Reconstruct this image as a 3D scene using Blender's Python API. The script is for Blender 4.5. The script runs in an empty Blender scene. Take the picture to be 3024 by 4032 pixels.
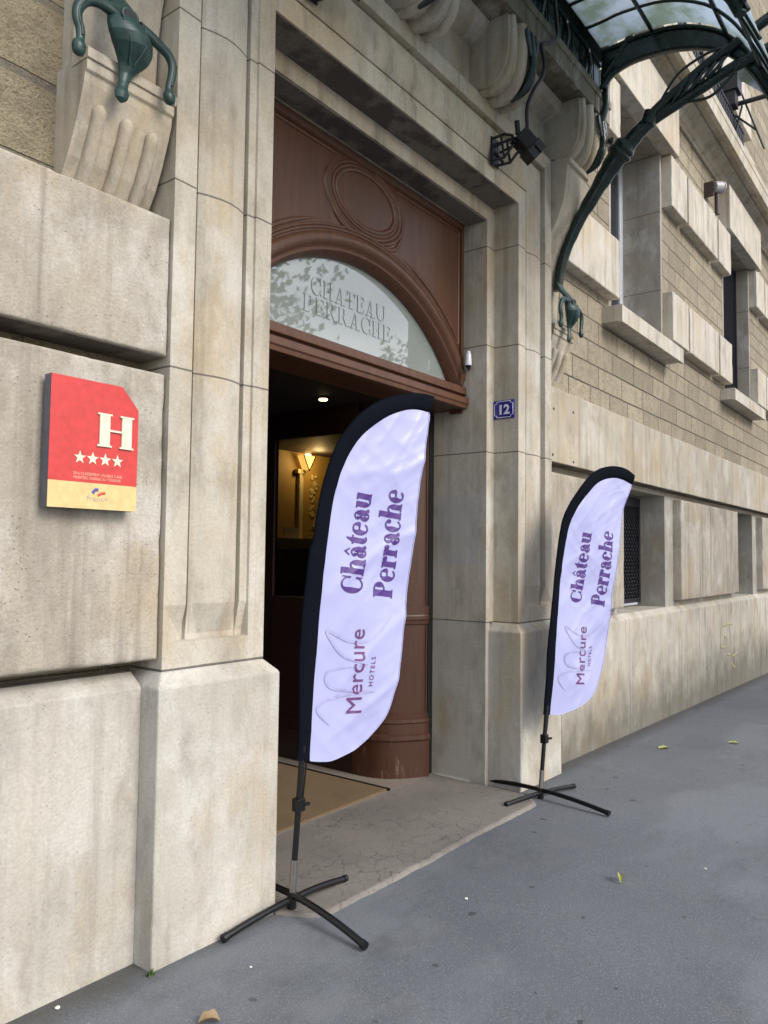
import bpy, bmesh, math, random
from mathutils import Vector, Matrix, noise
random.seed(7)
sc = bpy.context.scene
R = math.radians

# ------------------------------------------------------------------ camera
# camera at the origin, X runs along the facade, Y into the building, Z up (ground near z = -1.65)
YAW, PITCH, ROLL, F = R(52.65), R(3.27), R(0.65), 3028.0
fw = Vector((math.sin(YAW)*math.cos(PITCH), math.cos(YAW)*math.cos(PITCH), math.sin(PITCH)))
r0 = Vector((math.cos(YAW), -math.sin(YAW), 0)); u0 = r0.cross(fw)
rr = r0*math.cos(ROLL)+u0*math.sin(ROLL); uu = u0*math.cos(ROLL)-r0*math.sin(ROLL)
cd = bpy.data.cameras.new("camera"); cam = bpy.data.objects.new("camera", cd)
sc.collection.objects.link(cam)
cam.matrix_world = Matrix(((rr.x, uu.x, -fw.x, 0), (rr.y, uu.y, -fw.y, 0), (rr.z, uu.z, -fw.z, 0), (0, 0, 0, 1)))
cd.sensor_fit = 'VERTICAL'; cd.sensor_height = 24.0; cd.lens = 24.0*F/4032.0
cd.clip_start = 0.05; cd.clip_end = 2000
sc.camera = cam

# ------------------------------------------------------------------ world, sun, exposure
SUN_EL, SUN_AZ = R(36), R(176)          # azimuth: direction the light comes from, clockwise from +Y
w = bpy.data.worlds.new("World"); sc.world = w; w.use_nodes = True
nt = w.node_tree; nt.nodes.clear()
out = nt.nodes.new('ShaderNodeOutputWorld'); bg = nt.nodes.new('ShaderNodeBackground')
sky = nt.nodes.new('ShaderNodeTexSky'); sky.sky_type = 'NISHITA'; sky.sun_disc = False
sky.sun_elevation = SUN_EL; sky.sun_rotation = SUN_AZ
sky.air_density = 1.0; sky.dust_density = 3.0; sky.ozone_density = 1.0
tc = nt.nodes.new('ShaderNodeTexCoord'); mp = nt.nodes.new('ShaderNodeMapping'); mp.inputs['Scale'].default_value = (1, 1, 2.6)
cn = nt.nodes.new('ShaderNodeTexNoise'); cn.inputs['Scale'].default_value = 2.3; cn.inputs['Detail'].default_value = 7; cn.inputs['Roughness'].default_value = 0.55
cr = nt.nodes.new('ShaderNodeValToRGB'); cr.color_ramp.elements[0].position = 0.42; cr.color_ramp.elements[1].position = 0.64
mx = nt.nodes.new('ShaderNodeMix'); mx.data_type = 'RGBA'; mx.inputs['B'].default_value = (10.5, 10.8, 11.6, 1)
nt.links.new(tc.outputs['Generated'], mp.inputs['Vector']); nt.links.new(mp.outputs['Vector'], cn.inputs['Vector'])
nt.links.new(cn.outputs['Fac'], cr.inputs['Fac']); nt.links.new(cr.outputs['Color'], mx.inputs['Factor'])
nt.links.new(sky.outputs['Color'], mx.inputs['A']); nt.links.new(mx.outputs['Result'], bg.inputs['Color'])
bg.inputs['Strength'].default_value = 0.085
nt.links.new(bg.outputs['Background'], out.inputs['Surface'])
sd = bpy.data.lights.new("sun", 'SUN'); sd.energy = 1.15; sd.angle = R(26); sd.color = (1.0, 0.985, 0.965)
sun = bpy.data.objects.new("sun", sd); sc.collection.objects.link(sun)
sdir = Vector((math.sin(SUN_AZ)*math.cos(SUN_EL), math.cos(SUN_AZ)*math.cos(SUN_EL), math.sin(SUN_EL)))
sun.rotation_euler = sdir.to_track_quat('Z', 'Y').to_euler()
sc.view_settings.view_transform = 'Standard'; sc.view_settings.look = 'None'; sc.view_settings.gamma = 1
sc.view_settings.exposure = 1.02

# ------------------------------------------------------------------ helpers
col = sc.collection

def empty(name, loc=(0, 0, 0), label=None, cat=None, group=None):
    o = bpy.data.objects.new(name, None); o.empty_display_size = 0.1; col.objects.link(o); o.location = loc
    if label: o['label'] = label
    if cat: o['category'] = cat
    if group: o['group'] = group
    return o

def tag(o, label, cat, group=None):
    o['label'] = label; o['category'] = cat
    if group: o['group'] = group
    return o

def struct(o, label=None):
    o['kind'] = 'structure'
    return o

class MB:
    """collects geometry (world coordinates) for ONE mesh object"""
    def __init__(s): s.v = []; s.f = []; s.sm = []
    def add(s, vs, fs, smooth=False):
        b = len(s.v); s.v += [tuple(v) for v in vs]
        for f in fs: s.f.append(tuple(i+b for i in f)); s.sm.append(smooth)
    def box(s, x0, x1, y0, y1, z0, z1):
        v = [(x, y, z) for x in (x0, x1) for y in (y0, y1) for z in (z0, z1)]
        s.add(v, [(0, 1, 3, 2), (4, 6, 7, 5), (0, 4, 5, 1), (2, 3, 7, 6), (0, 2, 6, 4), (1, 5, 7, 3)])
    def prismx(s, prof, x0, x1, smooth=False):
        """prof: closed list of (y,z) extruded along X"""
        n = len(prof); v = [(x0, y, z) for y, z in prof]+[(x1, y, z) for y, z in prof]
        s.add(v, [(i, (i+1) % n, n+(i+1) % n, n+i) for i in range(n)], smooth)
        s.add([(x0, y, z) for y, z in prof], [tuple(range(n))]); s.add([(x1, y, z) for y, z in prof], [tuple(reversed(range(n)))])
    def prismy(s, prof, y0, y1):
        n = len(prof); v = [(x, y0, z) for x, z in prof]+[(x, y1, z) for x, z in prof]
        s.add(v, [(i, (i+1) % n, n+(i+1) % n, n+i) for i in range(n)])
        s.add([(x, y0, z) for x, z in prof], [tuple(range(n))]); s.add([(x, y1, z) for x, z in prof], [tuple(reversed(range(n)))])
    def tube(s, pts, rad, n=10, flat=None, cap=True):
        """round tube through pts, rad a number or one per point; flat=(vector, factor) squashes the section"""
        P = [Vector(p) for p in pts]; m = len(P)
        if not isinstance(rad, (list, tuple)): rad = [rad]*m
        rings = []; prev = None
        for i in range(m):
            t = (P[min(i+1, m-1)]-P[max(i-1, 0)]).normalized()
            a = prev if prev else (Vector((0, 0, 1)) if abs(t.z) < 0.9 else Vector((1, 0, 0)))
            a = (a-t*a.dot(t)).normalized(); b = t.cross(a); prev = a
            ring = []
            for k in range(n):
                an = 2*math.pi*k/n; d = a*math.cos(an)+b*math.sin(an)
                if flat: fv = Vector(flat[0]); d = d-fv*(d.dot(fv)*(1-flat[1]))
                ring.append(P[i]+d*rad[i])
            rings.append(ring)
        v = [p for r_ in rings for p in r_]; f = []
        for i in range(m-1):
            for k in range(n): f.append((i*n+k, i*n+(k+1) % n, (i+1)*n+(k+1) % n, (i+1)*n+k))
        s.add(v, f, True)
        if cap: s.add(rings[0], [tuple(reversed(range(n)))]); s.add(rings[-1], [tuple(range(n))])
    def grid(s, fn, nu, nv, smooth=True, flip=False):
        v = [fn(i/nu, j/nv) for j in range(nv+1) for i in range(nu+1)]; f = []
        for j in range(nv):
            for i in range(nu):
                a = j*(nu+1)+i; q = (a, a+1, a+nu+2, a+nu+1); f.append(q[::-1] if flip else q)
        s.add(v, f, smooth)
    def build(s, name, mat, parent=None, bevel=0.0, seg=2, merge=False):
        me = bpy.data.meshes.new(name)
        org = Vector((0, 0, 0)); pp_ = parent
        while pp_ is not None: org = org+pp_.location; pp_ = pp_.parent
        me.from_pydata([tuple(Vector(v)-org) for v in s.v], [], s.f)
        for p, q in zip(me.polygons, s.sm): p.use_smooth = q
        if merge:
            bm = bmesh.new(); bm.from_mesh(me); bmesh.ops.remove_doubles(bm, verts=bm.verts, dist=1e-5); bmesh.ops.recalc_face_normals(bm, faces=bm.faces); bm.to_mesh(me); bm.free()
        me.update()
        if mat: me.materials.append(mat)
        o = bpy.data.objects.new(name, me); col.objects.link(o)
        if parent is not None: o.parent = parent
        if bevel:
            m = o.modifiers.new("bevel", 'BEVEL'); m.width = bevel; m.segments = seg; m.limit_method = 'ANGLE'; m.angle_limit = R(40)
        return o

def smoothpath(pts, k=6):
    """Catmull-Rom resampling"""
    P = [Vector(p) for p in pts]; o = []
    for i in range(len(P)-1):
        a, b, c, d = P[max(i-1, 0)], P[i], P[i+1], P[min(i+2, len(P)-1)]
        for j in range(k):
            t = j/k
            o.append(0.5*((2*b)+(c-a)*t+(2*a-5*b+4*c-d)*t*t+(3*b-a-3*c+d)*t**3))
    o.append(P[-1]); return o

def lerpl(L, t):
    t = max(0, min(1, t))*(len(L)-1); i = min(int(t), len(L)-2); return L[i]+(L[i+1]-L[i])*(t-i)

# ------------------------------------------------------------------ materials
class NT:
    def __init__(s, name):
        s.m = bpy.data.materials.new(name); s.m.use_nodes = True; s.t = s.m.node_tree; s.t.nodes.clear()
        s.out = s.n('ShaderNodeOutputMaterial'); s.b = s.n('ShaderNodeBsdfPrincipled'); s.l(s.b.outputs[0], s.out.inputs[0])
        s.pos = None
    def n(s, t, **k):
        x = s.t.nodes.new(t)
        for a, v in k.items(): setattr(x, a, v)
        return x
    def l(s, a, b): s.t.links.new(a, b)
    def P(s):
        if not s.pos: s.pos = s.n('ShaderNodeNewGeometry').outputs['Position']
        return s.pos
    def map(s, scale, loc=(0, 0, 0)):
        m = s.n('ShaderNodeMapping'); m.inputs['Scale'].default_value = scale; m.inputs['Location'].default_value = loc
        s.l(s.P(), m.inputs['Vector']); return m.outputs[0]
    def noise(s, scale=(1, 1, 1), sc_=1, detail=4, rough=0.55, loc=(0, 0, 0)):
        x = s.n('ShaderNodeTexNoise'); x.inputs['Scale'].default_value = sc_; x.inputs['Detail'].default_value = detail; x.inputs['Roughness'].default_value = rough
        s.l(s.map(scale, loc), x.inputs['Vector']); return x.outputs['Fac']
    def ramp(s, f, a, b, va=0.0, vb=1.0):
        x = s.n('ShaderNodeMapRange'); x.inputs[1].default_value = a; x.inputs[2].default_value = b; x.inputs[3].default_value = va; x.inputs[4].default_value = vb
        s.l(f, x.inputs[0]); return x.outputs[0]
    def mix(s, f, a, b, mode='MIX'):
        x = s.n('ShaderNodeMix', data_type='RGBA', blend_type=mode)
        for v, i in ((f, 0), (a, 6), (b, 7)):
            if hasattr(v, 'node'): s.l(v, x.inputs[i])
            else: x.inputs[i].default_value = v if i == 0 else (v+(1,) if len(v) == 3 else v)
        return x.outputs[2]
    def math(s, op, a, b=0.0):
        x = s.n('ShaderNodeMath', operation=op)
        for v, i in ((a, 0), (b, 1)):
            if hasattr(v, 'node'): s.l(v, x.inputs[i])
            else: x.inputs[i].default_value = v
        return x.outputs[0]
    def xyz(s):
        x = s.n('ShaderNodeSeparateXYZ'); s.l(s.P(), x.inputs[0]); return x.outputs
    def bump(s, h, strength=0.3, dist=0.01, prev=None):
        x = s.n('ShaderNodeBump'); x.inputs['Strength'].default_value = strength; x.inputs['Distance'].default_value = dist
        s.l(h, x.inputs['Height'])
        if prev is not None: s.l(prev, x.inputs['Normal'])
        return x.outputs[0]
    def set(s, color=None, rough=None, normal=None, **k):
        if color is not None:
            if hasattr(color, 'node'): s.l(color, s.b.inputs['Base Color'])
            else: s.b.inputs['Base Color'].default_value = color+(1,)
        if rough is not None:
            if hasattr(rough, 'node'): s.l(rough, s.b.inputs['Roughness'])
            else: s.b.inputs['Roughness'].default_value = rough
        if normal is not None: s.l(normal, s.b.inputs['Normal'])
        for a, v in k.items(): s.b.inputs[a.replace('_', ' ')].default_value = v
        return s.m

def plain(name, c, rough=0.5, **k):
    t = NT(name); n = t.noise((1, 1, 1), 35, 3)
    c2 = tuple(x*0.8 for x in c); return t.set(t.mix(t.ramp(n, 0.3, 0.7), c, c2), rough, **k)

def stone(name, c1, c2, dark, streak=0.5, bumps=0.25, grain=90, bdist=0.006, joints=(), lowstain=0.0, rust=0.0, white=0.0, pits=0.25, coarse=0.0):
    t = NT(name)
    big = t.noise((1, 1, 1), 1.3, 5, 0.6)
    c = t.mix(t.ramp(big, 0.35, 0.68), c1, c2)
    mid = t.noise((1, 1, 0.45), 5.5, 5, 0.65, (3, 1, 7))
    c = t.mix(t.math('MULTIPLY', t.ramp(mid, 0.48, 0.72), 0.55), c, dark)
    lime = t.noise((1, 1, 0.7), 3.1, 6, 0.7, (11, 4, 2)); c = t.mix(t.ramp(lime, 0.51, 0.64, 0, 0.5), c, (0.63, 0.62, 0.575))
    och = t.noise((1, 1, 0.6), 2.2, 5, 0.65, (6, 9, 1)); c = t.mix(t.ramp(och, 0.51, 0.66, 0, 0.55), c, tuple(q*w for q, w in zip(c2, (1.05, 0.88, 0.62))))
    st = t.noise((7, 7, 0.28), 1.7, 4, 0.6, (1, 5, 2))                   # vertical rain streaks
    c = t.mix(t.math('MULTIPLY', t.ramp(st, 0.52, 0.74), streak*0.9), c, dark)
    if white:
        ws = t.noise((11, 11, 0.22), 1.4, 3, 0.5, (9, 2, 4))
        c = t.mix(t.math('MULTIPLY', t.ramp(ws, 0.6, 0.68), white), c, (0.62, 0.6, 0.55))
    if rust:
        rs = t.noise((6, 6, 0.4), 1.1, 4, 0.6, (4, 8, 1))
        c = t.mix(t.math('MULTIPLY', t.ramp(rs, 0.6, 0.72), rust), c, (0.36, 0.19, 0.07))
    gr = t.noise((1, 1, 1), grain, 3, 0.6)
    c = t.mix(t.ramp(gr, 0.35, 0.72, 0.0, 0.42), c, t.mix(0.6, c, dark))
    gr2 = t.noise((1, 1, 1.0), 28, 5, 0.75, (7, 7, 7)); c = t.mix(t.math('MULTIPLY', t.ramp(gr2, 0.54, 0.72, 0.0, 0.5), t.ramp(t.noise((1, 1, 0.8), 2.4, 4, 0.6, (13, 3, 3)), 0.5, 0.66)), c, t.mix(0.55, c, dark))
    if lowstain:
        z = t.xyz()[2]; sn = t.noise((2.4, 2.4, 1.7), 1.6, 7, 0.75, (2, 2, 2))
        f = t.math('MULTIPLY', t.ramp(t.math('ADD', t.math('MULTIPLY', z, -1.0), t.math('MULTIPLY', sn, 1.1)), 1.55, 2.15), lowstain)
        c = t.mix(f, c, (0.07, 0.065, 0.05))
    if joints:
        wob = t.math('MULTIPLY', t.math('SUBTRACT', t.noise((1, 1, 1), 6, 2), 0.5), 0.006)
        z = t.math('ADD', t.xyz()[2], wob); acc = None
        for j in joints:
            k = t.math('LESS_THAN', t.math('ABSOLUTE', t.math('SUBTRACT', z, j)), 0.0042)
            acc = k if acc is None else t.math('MAXIMUM', acc, k)
        c = t.mix(t.math('MULTIPLY', acc, 0.75), c, (0.05, 0.045, 0.04))
    pt = t.n('ShaderNodeTexVoronoi', feature='F1'); pt.inputs['Scale'].default_value = 42; t.l(t.P(), pt.inputs['Vector'])
    pm = t.noise((1, 1, 1), 7, 2, 0.5, (5, 5, 5))
    pit = t.math('MULTIPLY', t.ramp(pt.outputs['Distance'], 0.1, 0.16, 1, 0), t.ramp(pm, 0.55, 0.62))
    c = t.mix(t.math('MULTIPLY', pit, pits*1.6), c, dark)
    h = t.math('ADD', t.math('MULTIPLY', gr, 0.6), t.math('MULTIPLY', mid, 0.8))
    h = t.math('SUBTRACT', h, t.math('MULTIPLY', pit, 0.8))
    nrm = t.bump(h, bumps, bdist)
    if coarse:
        nrm = t.bump(t.noise((1, 1, 1), 48, 6, 0.75), coarse, 0.03, nrm)
    return t.set(c, 0.85, nrm, Specular_IOR_Level=0.25)

def masonry(name, c1, c2, bw, bh, mortar, msize=0.006, zoff=0.0, bumps=0.9, seed=0, dist=0.014):
    t = NT(name); xyz = t.xyz()
    cb = t.n('ShaderNodeCombineXYZ'); wobx = t.math('MULTIPLY', t.noise((1, 1, 1), 1.7, 3, 0.6, (seed, 0, 0)), 0.02)
    t.l(t.math('ADD', xyz[0], t.math('ADD', wobx, xyz[1])), cb.inputs[0]); t.l(t.math('ADD', t.math('SUBTRACT', xyz[2], zoff), t.math('MULTIPLY', t.noise((1, 1, 1), 3, 2), 0.012)), cb.inputs[1])
    b = t.n('ShaderNodeTexBrick'); b.offset = 0.42; b.offset_frequency = 2; b.squash = 0.8; b.squash_frequency = 3
    b.inputs['Scale'].default_value = 1; b.inputs['Mortar Size'].default_value = msize; b.inputs['Mortar Smooth'].default_value = 0.25
    b.inputs['Brick Width'].default_value = bw; b.inputs['Row Height'].default_value = bh; b.inputs['Bias'].default_value = 0
    b.inputs['Color1'].default_value = c1+(1,); b.inputs['Color2'].default_value = c2+(1,); b.inputs['Mortar'].default_value = mortar+(1,)
    t.l(cb.outputs[0], b.inputs['Vector'])
    c = b.outputs['Color']
    big = t.noise((1, 1, 1), 0.9, 5, 0.6); c = t.mix(t.ramp(big, 0.35, 0.7, 0, 0.5), c, tuple(x*0.62 for x in c1))
    gr = t.noise((1, 1, 1), 70, 4, 0.7); c = t.mix(t.ramp(gr, 0.52, 0.70, 0, 0.85), c, tuple(x*0.32 for x in c2))
    md = t.noise((1, 1, 1), 9, 5, 0.7); c = t.mix(t.ramp(md, 0.48, 0.66, 0, 0.6), c, tuple(x*0.5 for x in c1))
    st = t.noise((6, 6, 0.3), 1.5, 4, 0.6); c = t.mix(t.ramp(st, 0.55, 0.75, 0, 0.45), c, tuple(x*0.45 for x in c1))
    h = t.math('ADD', t.math('MULTIPLY', b.outputs['Fac'], -1.6), t.math('ADD', gr, t.math('MULTIPLY', md, 1.5)))
    return t.set(c, 0.9, t.bump(h, bumps, dist), Specular_IOR_Level=0.2)

ST1, ST2, STD = (0.56, 0.51, 0.415), (0.44, 0.40, 0.32), (0.15, 0.13, 0.10)
JZ = (-0.482, 0.788, 1.60, 2.36)
M = {}
M['stone'] = stone('dressed_limestone', ST1, ST2, STD, 0.5, 0.25, rust=0.12)
M['surround'] = stone('doorway_limestone', (0.54, 0.50, 0.415), (0.43, 0.395, 0.325), STD, 0.5, 0.25, joints=JZ, white=0.35)
M['lintel'] = stone('lintel_limestone', (0.62, 0.555, 0.42), (0.50, 0.44, 0.325), STD, 0.6, 0.2, rust=0.55, white=0.3)
M['pier'] = stone('pier_limestone', (0.53, 0.51, 0.455), (0.42, 0.40, 0.35), (0.19, 0.17, 0.14), 0.4, 0.5, 75, 0.010, rust=0.1)
M['rustic'] = stone('weathered_limestone', (0.48, 0.44, 0.37), (0.37, 0.335, 0.275), (0.15, 0.13, 0.10), 0.75, 0.7, 85, 0.010, coarse=0.22, pits=0.22, rust=0.12, white=0.2)
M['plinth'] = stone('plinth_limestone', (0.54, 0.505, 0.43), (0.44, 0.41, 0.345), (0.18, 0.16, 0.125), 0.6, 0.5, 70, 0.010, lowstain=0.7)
M['quoin'] = stone('quoin_limestone', (0.62, 0.575, 0.49), (0.50, 0.46, 0.385), (0.20, 0.18, 0.145), 0.7, 0.3, white=0.2)
M['jamb'] = stone('grey_jamb_stone', (0.40, 0.38, 0.335), (0.33, 0.31, 0.27), (0.17, 0.155, 0.13), 0.3, 0.4, joints=(3.156, 4.10))
M['moss'] = stone('mossy_cornice_stone', (0.24, 0.215, 0.155), (0.14, 0.13, 0.09), (0.04, 0.038, 0.026), 0.9, 0.7, pits=0.6)
M['brick'] = masonry('golden_ashlar', (0.46, 0.40, 0.295), (0.30, 0.262, 0.195), 0.62, 0.2145, (0.055, 0.048, 0.04), 0.008, 1.42)
M['rubble'] = masonry('rough_golden_rubble', (0.52, 0.44, 0.29), (0.46, 0.40, 0.28), 0.9, 0.335, (0.30, 0.27, 0.22), 0.02, 1.52, 1.0, 4, 0.035)

def mk_wood(name, a, b, rough=0.3, scuff=0.0):
    t = NT(name); n = t.noise((9, 9, 0.8), 2, 5, 0.6); c = t.mix(t.ramp(n, 0.3, 0.7), a, b)
    if scuff:
        z = t.xyz()[2]; s_ = t.noise((14, 14, 2.2), 3, 5, 0.7)
        c = t.mix(t.math('MULTIPLY', t.ramp(s_, 0.60, 0.70), t.ramp(z, -1.66, -0.9, scuff, 0)), c, (0.3, 0.22, 0.16))
    g = t.noise((30, 30, 1.2), 3, 3); gg = t.noise((24, 24, 0.7), 3.5, 5, 0.7); c = t.mix(t.ramp(gg, 0.5, 0.7, 0, 0.45), c, tuple(x*0.45 for x in b))
    return t.set(c, t.ramp(n, 0.2, 0.8, rough-0.06, rough+0.12), t.bump(g, 0.05, 0.003), Specular_IOR_Level=0.45)
M['wood'] = mk_wood('varnished_brown_wood', (0.125, 0.055, 0.030), (0.082, 0.037, 0.021), 0.36)
M['wood_door'] = mk_wood('scuffed_brown_door_wood', (0.078, 0.032, 0.018), (0.055, 0.022, 0.013), 0.33, 0.9)
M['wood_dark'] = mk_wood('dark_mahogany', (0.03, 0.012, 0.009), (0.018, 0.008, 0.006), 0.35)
M['black'] = plain('black_gap', (0.006, 0.006, 0.006), 0.6)

def mk_iron():
    t = NT('green_painted_iron'); n = t.noise((1, 1, 1), 9, 5, 0.65)
    c = t.mix(t.ramp(n, 0.4, 0.65), (0.007, 0.024, 0.018), (0.004, 0.012, 0.010))
    v = t.noise((1, 1, 1), 4, 4, 0.6, (3, 3, 3)); c = t.mix(t.ramp(v, 0.55, 0.7, 0, 0.6), c, (0.014, 0.04, 0.034))
    g = t.noise((1, 1, 1), 55, 3)
    return t.set(c, t.ramp(n, 0.3, 0.7, 0.18, 0.38), t.bump(g, 0.08, 0.004), Specular_IOR_Level=0.55)
M['iron'] = mk_iron()
def mk_patina():
    t = NT('bronze_green_paint'); n = t.noise((1, 1, 1), 14, 5, 0.65)
    c = t.mix(t.ramp(n, 0.35, 0.65), (0.017, 0.056, 0.050), (0.007, 0.024, 0.021))
    e = t.noise((1, 1, 1), 60, 3); c = t.mix(t.ramp(e, 0.55, 0.8, 0, 0.4), c, (0.055, 0.115, 0.115))
    return t.set(c, 0.4, t.bump(n, 0.12, 0.006), Specular_IOR_Level=0.5)
M['patina'] = mk_patina()

def mk_roofglass():
    t = NT('dirty_canopy_glass'); n = t.noise((1, 1, 1), 2.6, 6, 0.65); e = t.noise((1, 1, 1), 30, 4, 0.7)
    c = t.mix(t.ramp(n, 0.45, 0.62), (0.50, 0.56, 0.63), (0.30, 0.35, 0.30)); c = t.mix(t.ramp(e, 0.6, 0.8, 0, 0.5), c, (0.26, 0.3, 0.24))
    tr = t.n('ShaderNodeBsdfTranslucent'); t.l(c, tr.inputs['Color']); tp = t.n('ShaderNodeBsdfTransparent'); tp.inputs['Color'].default_value = (0.55, 0.61, 0.66, 1)
    gl = t.n('ShaderNodeBsdfGlossy'); gl.inputs['Roughness'].default_value = 0.15
    m1 = t.n('ShaderNodeMixShader'); m1.inputs[0].default_value = 0.22; t.l(tr.outputs[0], m1.inputs[1]); t.l(tp.outputs[0], m1.inputs[2])
    m2 = t.n('ShaderNodeMixShader'); m2.inputs[0].default_value = 0.05; t.l(m1.outputs[0], m2.inputs[1]); t.l(gl.outputs[0], m2.inputs[2])
    t.l(m2.outputs[0], t.out.inputs[0]); return t.m
M['roofglass'] = mk_roofglass()
def mk_fan():
    t = NT('frosted_fanlight_glass'); n = t.noise((1, 1, 1), 3, 3)
    return t.set(t.mix(t.ramp(n, 0.3, 0.7), (0.27, 0.305, 0.285), (0.24, 0.27, 0.25)), 0.02, None, IOR=2.15, Specular_IOR_Level=0.5)
M['fan'] = mk_fan()
M['etch'] = plain('etched_glass_edge', (0.135, 0.155, 0.145), 0.06, IOR=2.15)
def mk_pane():
    t = NT('dark_window_glass'); tp = t.n('ShaderNodeBsdfTransparent'); tp.inputs['Color'].default_value = (0.86, 0.88, 0.86, 1)
    gl = t.n('ShaderNodeBsdfGlossy'); gl.inputs['Roughness'].default_value = 0.02
    fr = t.n('ShaderNodeFresnel'); fr.inputs['IOR'].default_value = 1.5
    m1 = t.n('ShaderNodeMixShader'); t.l(fr.outputs[0], m1.inputs[0]); t.l(tp.outputs[0], m1.inputs[1]); t.l(gl.outputs[0], m1.inputs[2])
    t.l(m1.outputs[0], t.out.inputs[0]); return t.m
M['pane'] = mk_pane()
M['upane'] = plain('upstairs_glass', (0.03, 0.035, 0.045), 0.12, IOR=1.3)
M['white_frame'] = plain('white_window_paint', (0.62, 0.65, 0.70), 0.4)
M['black_iron'] = plain('black_grille_iron', (0.014, 0.015, 0.024), 0.45)
M['plastic'] = plain('black_plastic', (0.005, 0.005, 0.007), 0.42)
M['polem'] = plain('black_powder_coat', (0.004, 0.0045, 0.006), 0.36)
M['steel'] = plain('bare_steel', (0.42, 0.40, 0.38), 0.35, Metallic=1.0)
M['lightgrey'] = plain('light_grey_plastic', (0.42, 0.44, 0.44), 0.4)
M['brownpipe'] = plain('brown_conduit', (0.06, 0.04, 0.035), 0.5)
M['red'] = plain('red_plaque_enamel', (0.60, 0.048, 0.045), 0.3)
M['cream'] = plain('cream_gold_enamel', (0.74, 0.55, 0.25), 0.3)
M['ivory'] = plain('ivory_lettering', (0.78, 0.72, 0.56), 0.35)
M['peach'] = plain('pale_small_print', (0.85, 0.42, 0.30), 0.4)
M['sideblue'] = plain('brushed_plaque_edge', (0.16, 0.18, 0.24), 0.3, Metallic=0.6)
M['greyink'] = plain('grey_logo_ink', (0.42, 0.40, 0.36), 0.5)
M['blueink'] = plain('blue_logo_ink', (0.10, 0.11, 0.42), 0.5)
M['redink'] = plain('red_logo_ink', (0.65, 0.10, 0.06), 0.5)
M['plateblue'] = plain('blue_number_enamel', (0.022, 0.018, 0.24), 0.18)
M['platewhite'] = plain('white_number_enamel', (0.72, 0.73, 0.80), 0.25)
M['purple'] = plain('purple_flag_ink', (0.075, 0.026, 0.21), 0.5)
M['plum'] = plain('plum_flag_ink', (0.15, 0.045, 0.17), 0.5)
M['palegrey'] = plain('pale_grey_flag_ink', (0.395, 0.408, 0.65), 0.32)
def mk_cloth(name, c, rough, sheen=0.0):
    t = NT(name); wv = t.noise((1, 1, 1), 220, 2)
    return t.set(c, rough, t.bump(wv, 0.04, 0.001), Sheen_Weight=sheen, Specular_IOR_Level=0.4)
M['cloth'] = mk_cloth('white_satin_cloth', (0.40, 0.415, 0.665), 0.30)
M['sleeve'] = mk_cloth('black_sleeve_cloth', (0.0045, 0.006, 0.010), 0.8); M['sleeve'].node_tree.nodes['Principled BSDF'].inputs['Specular IOR Level'].default_value = 0.04
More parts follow.
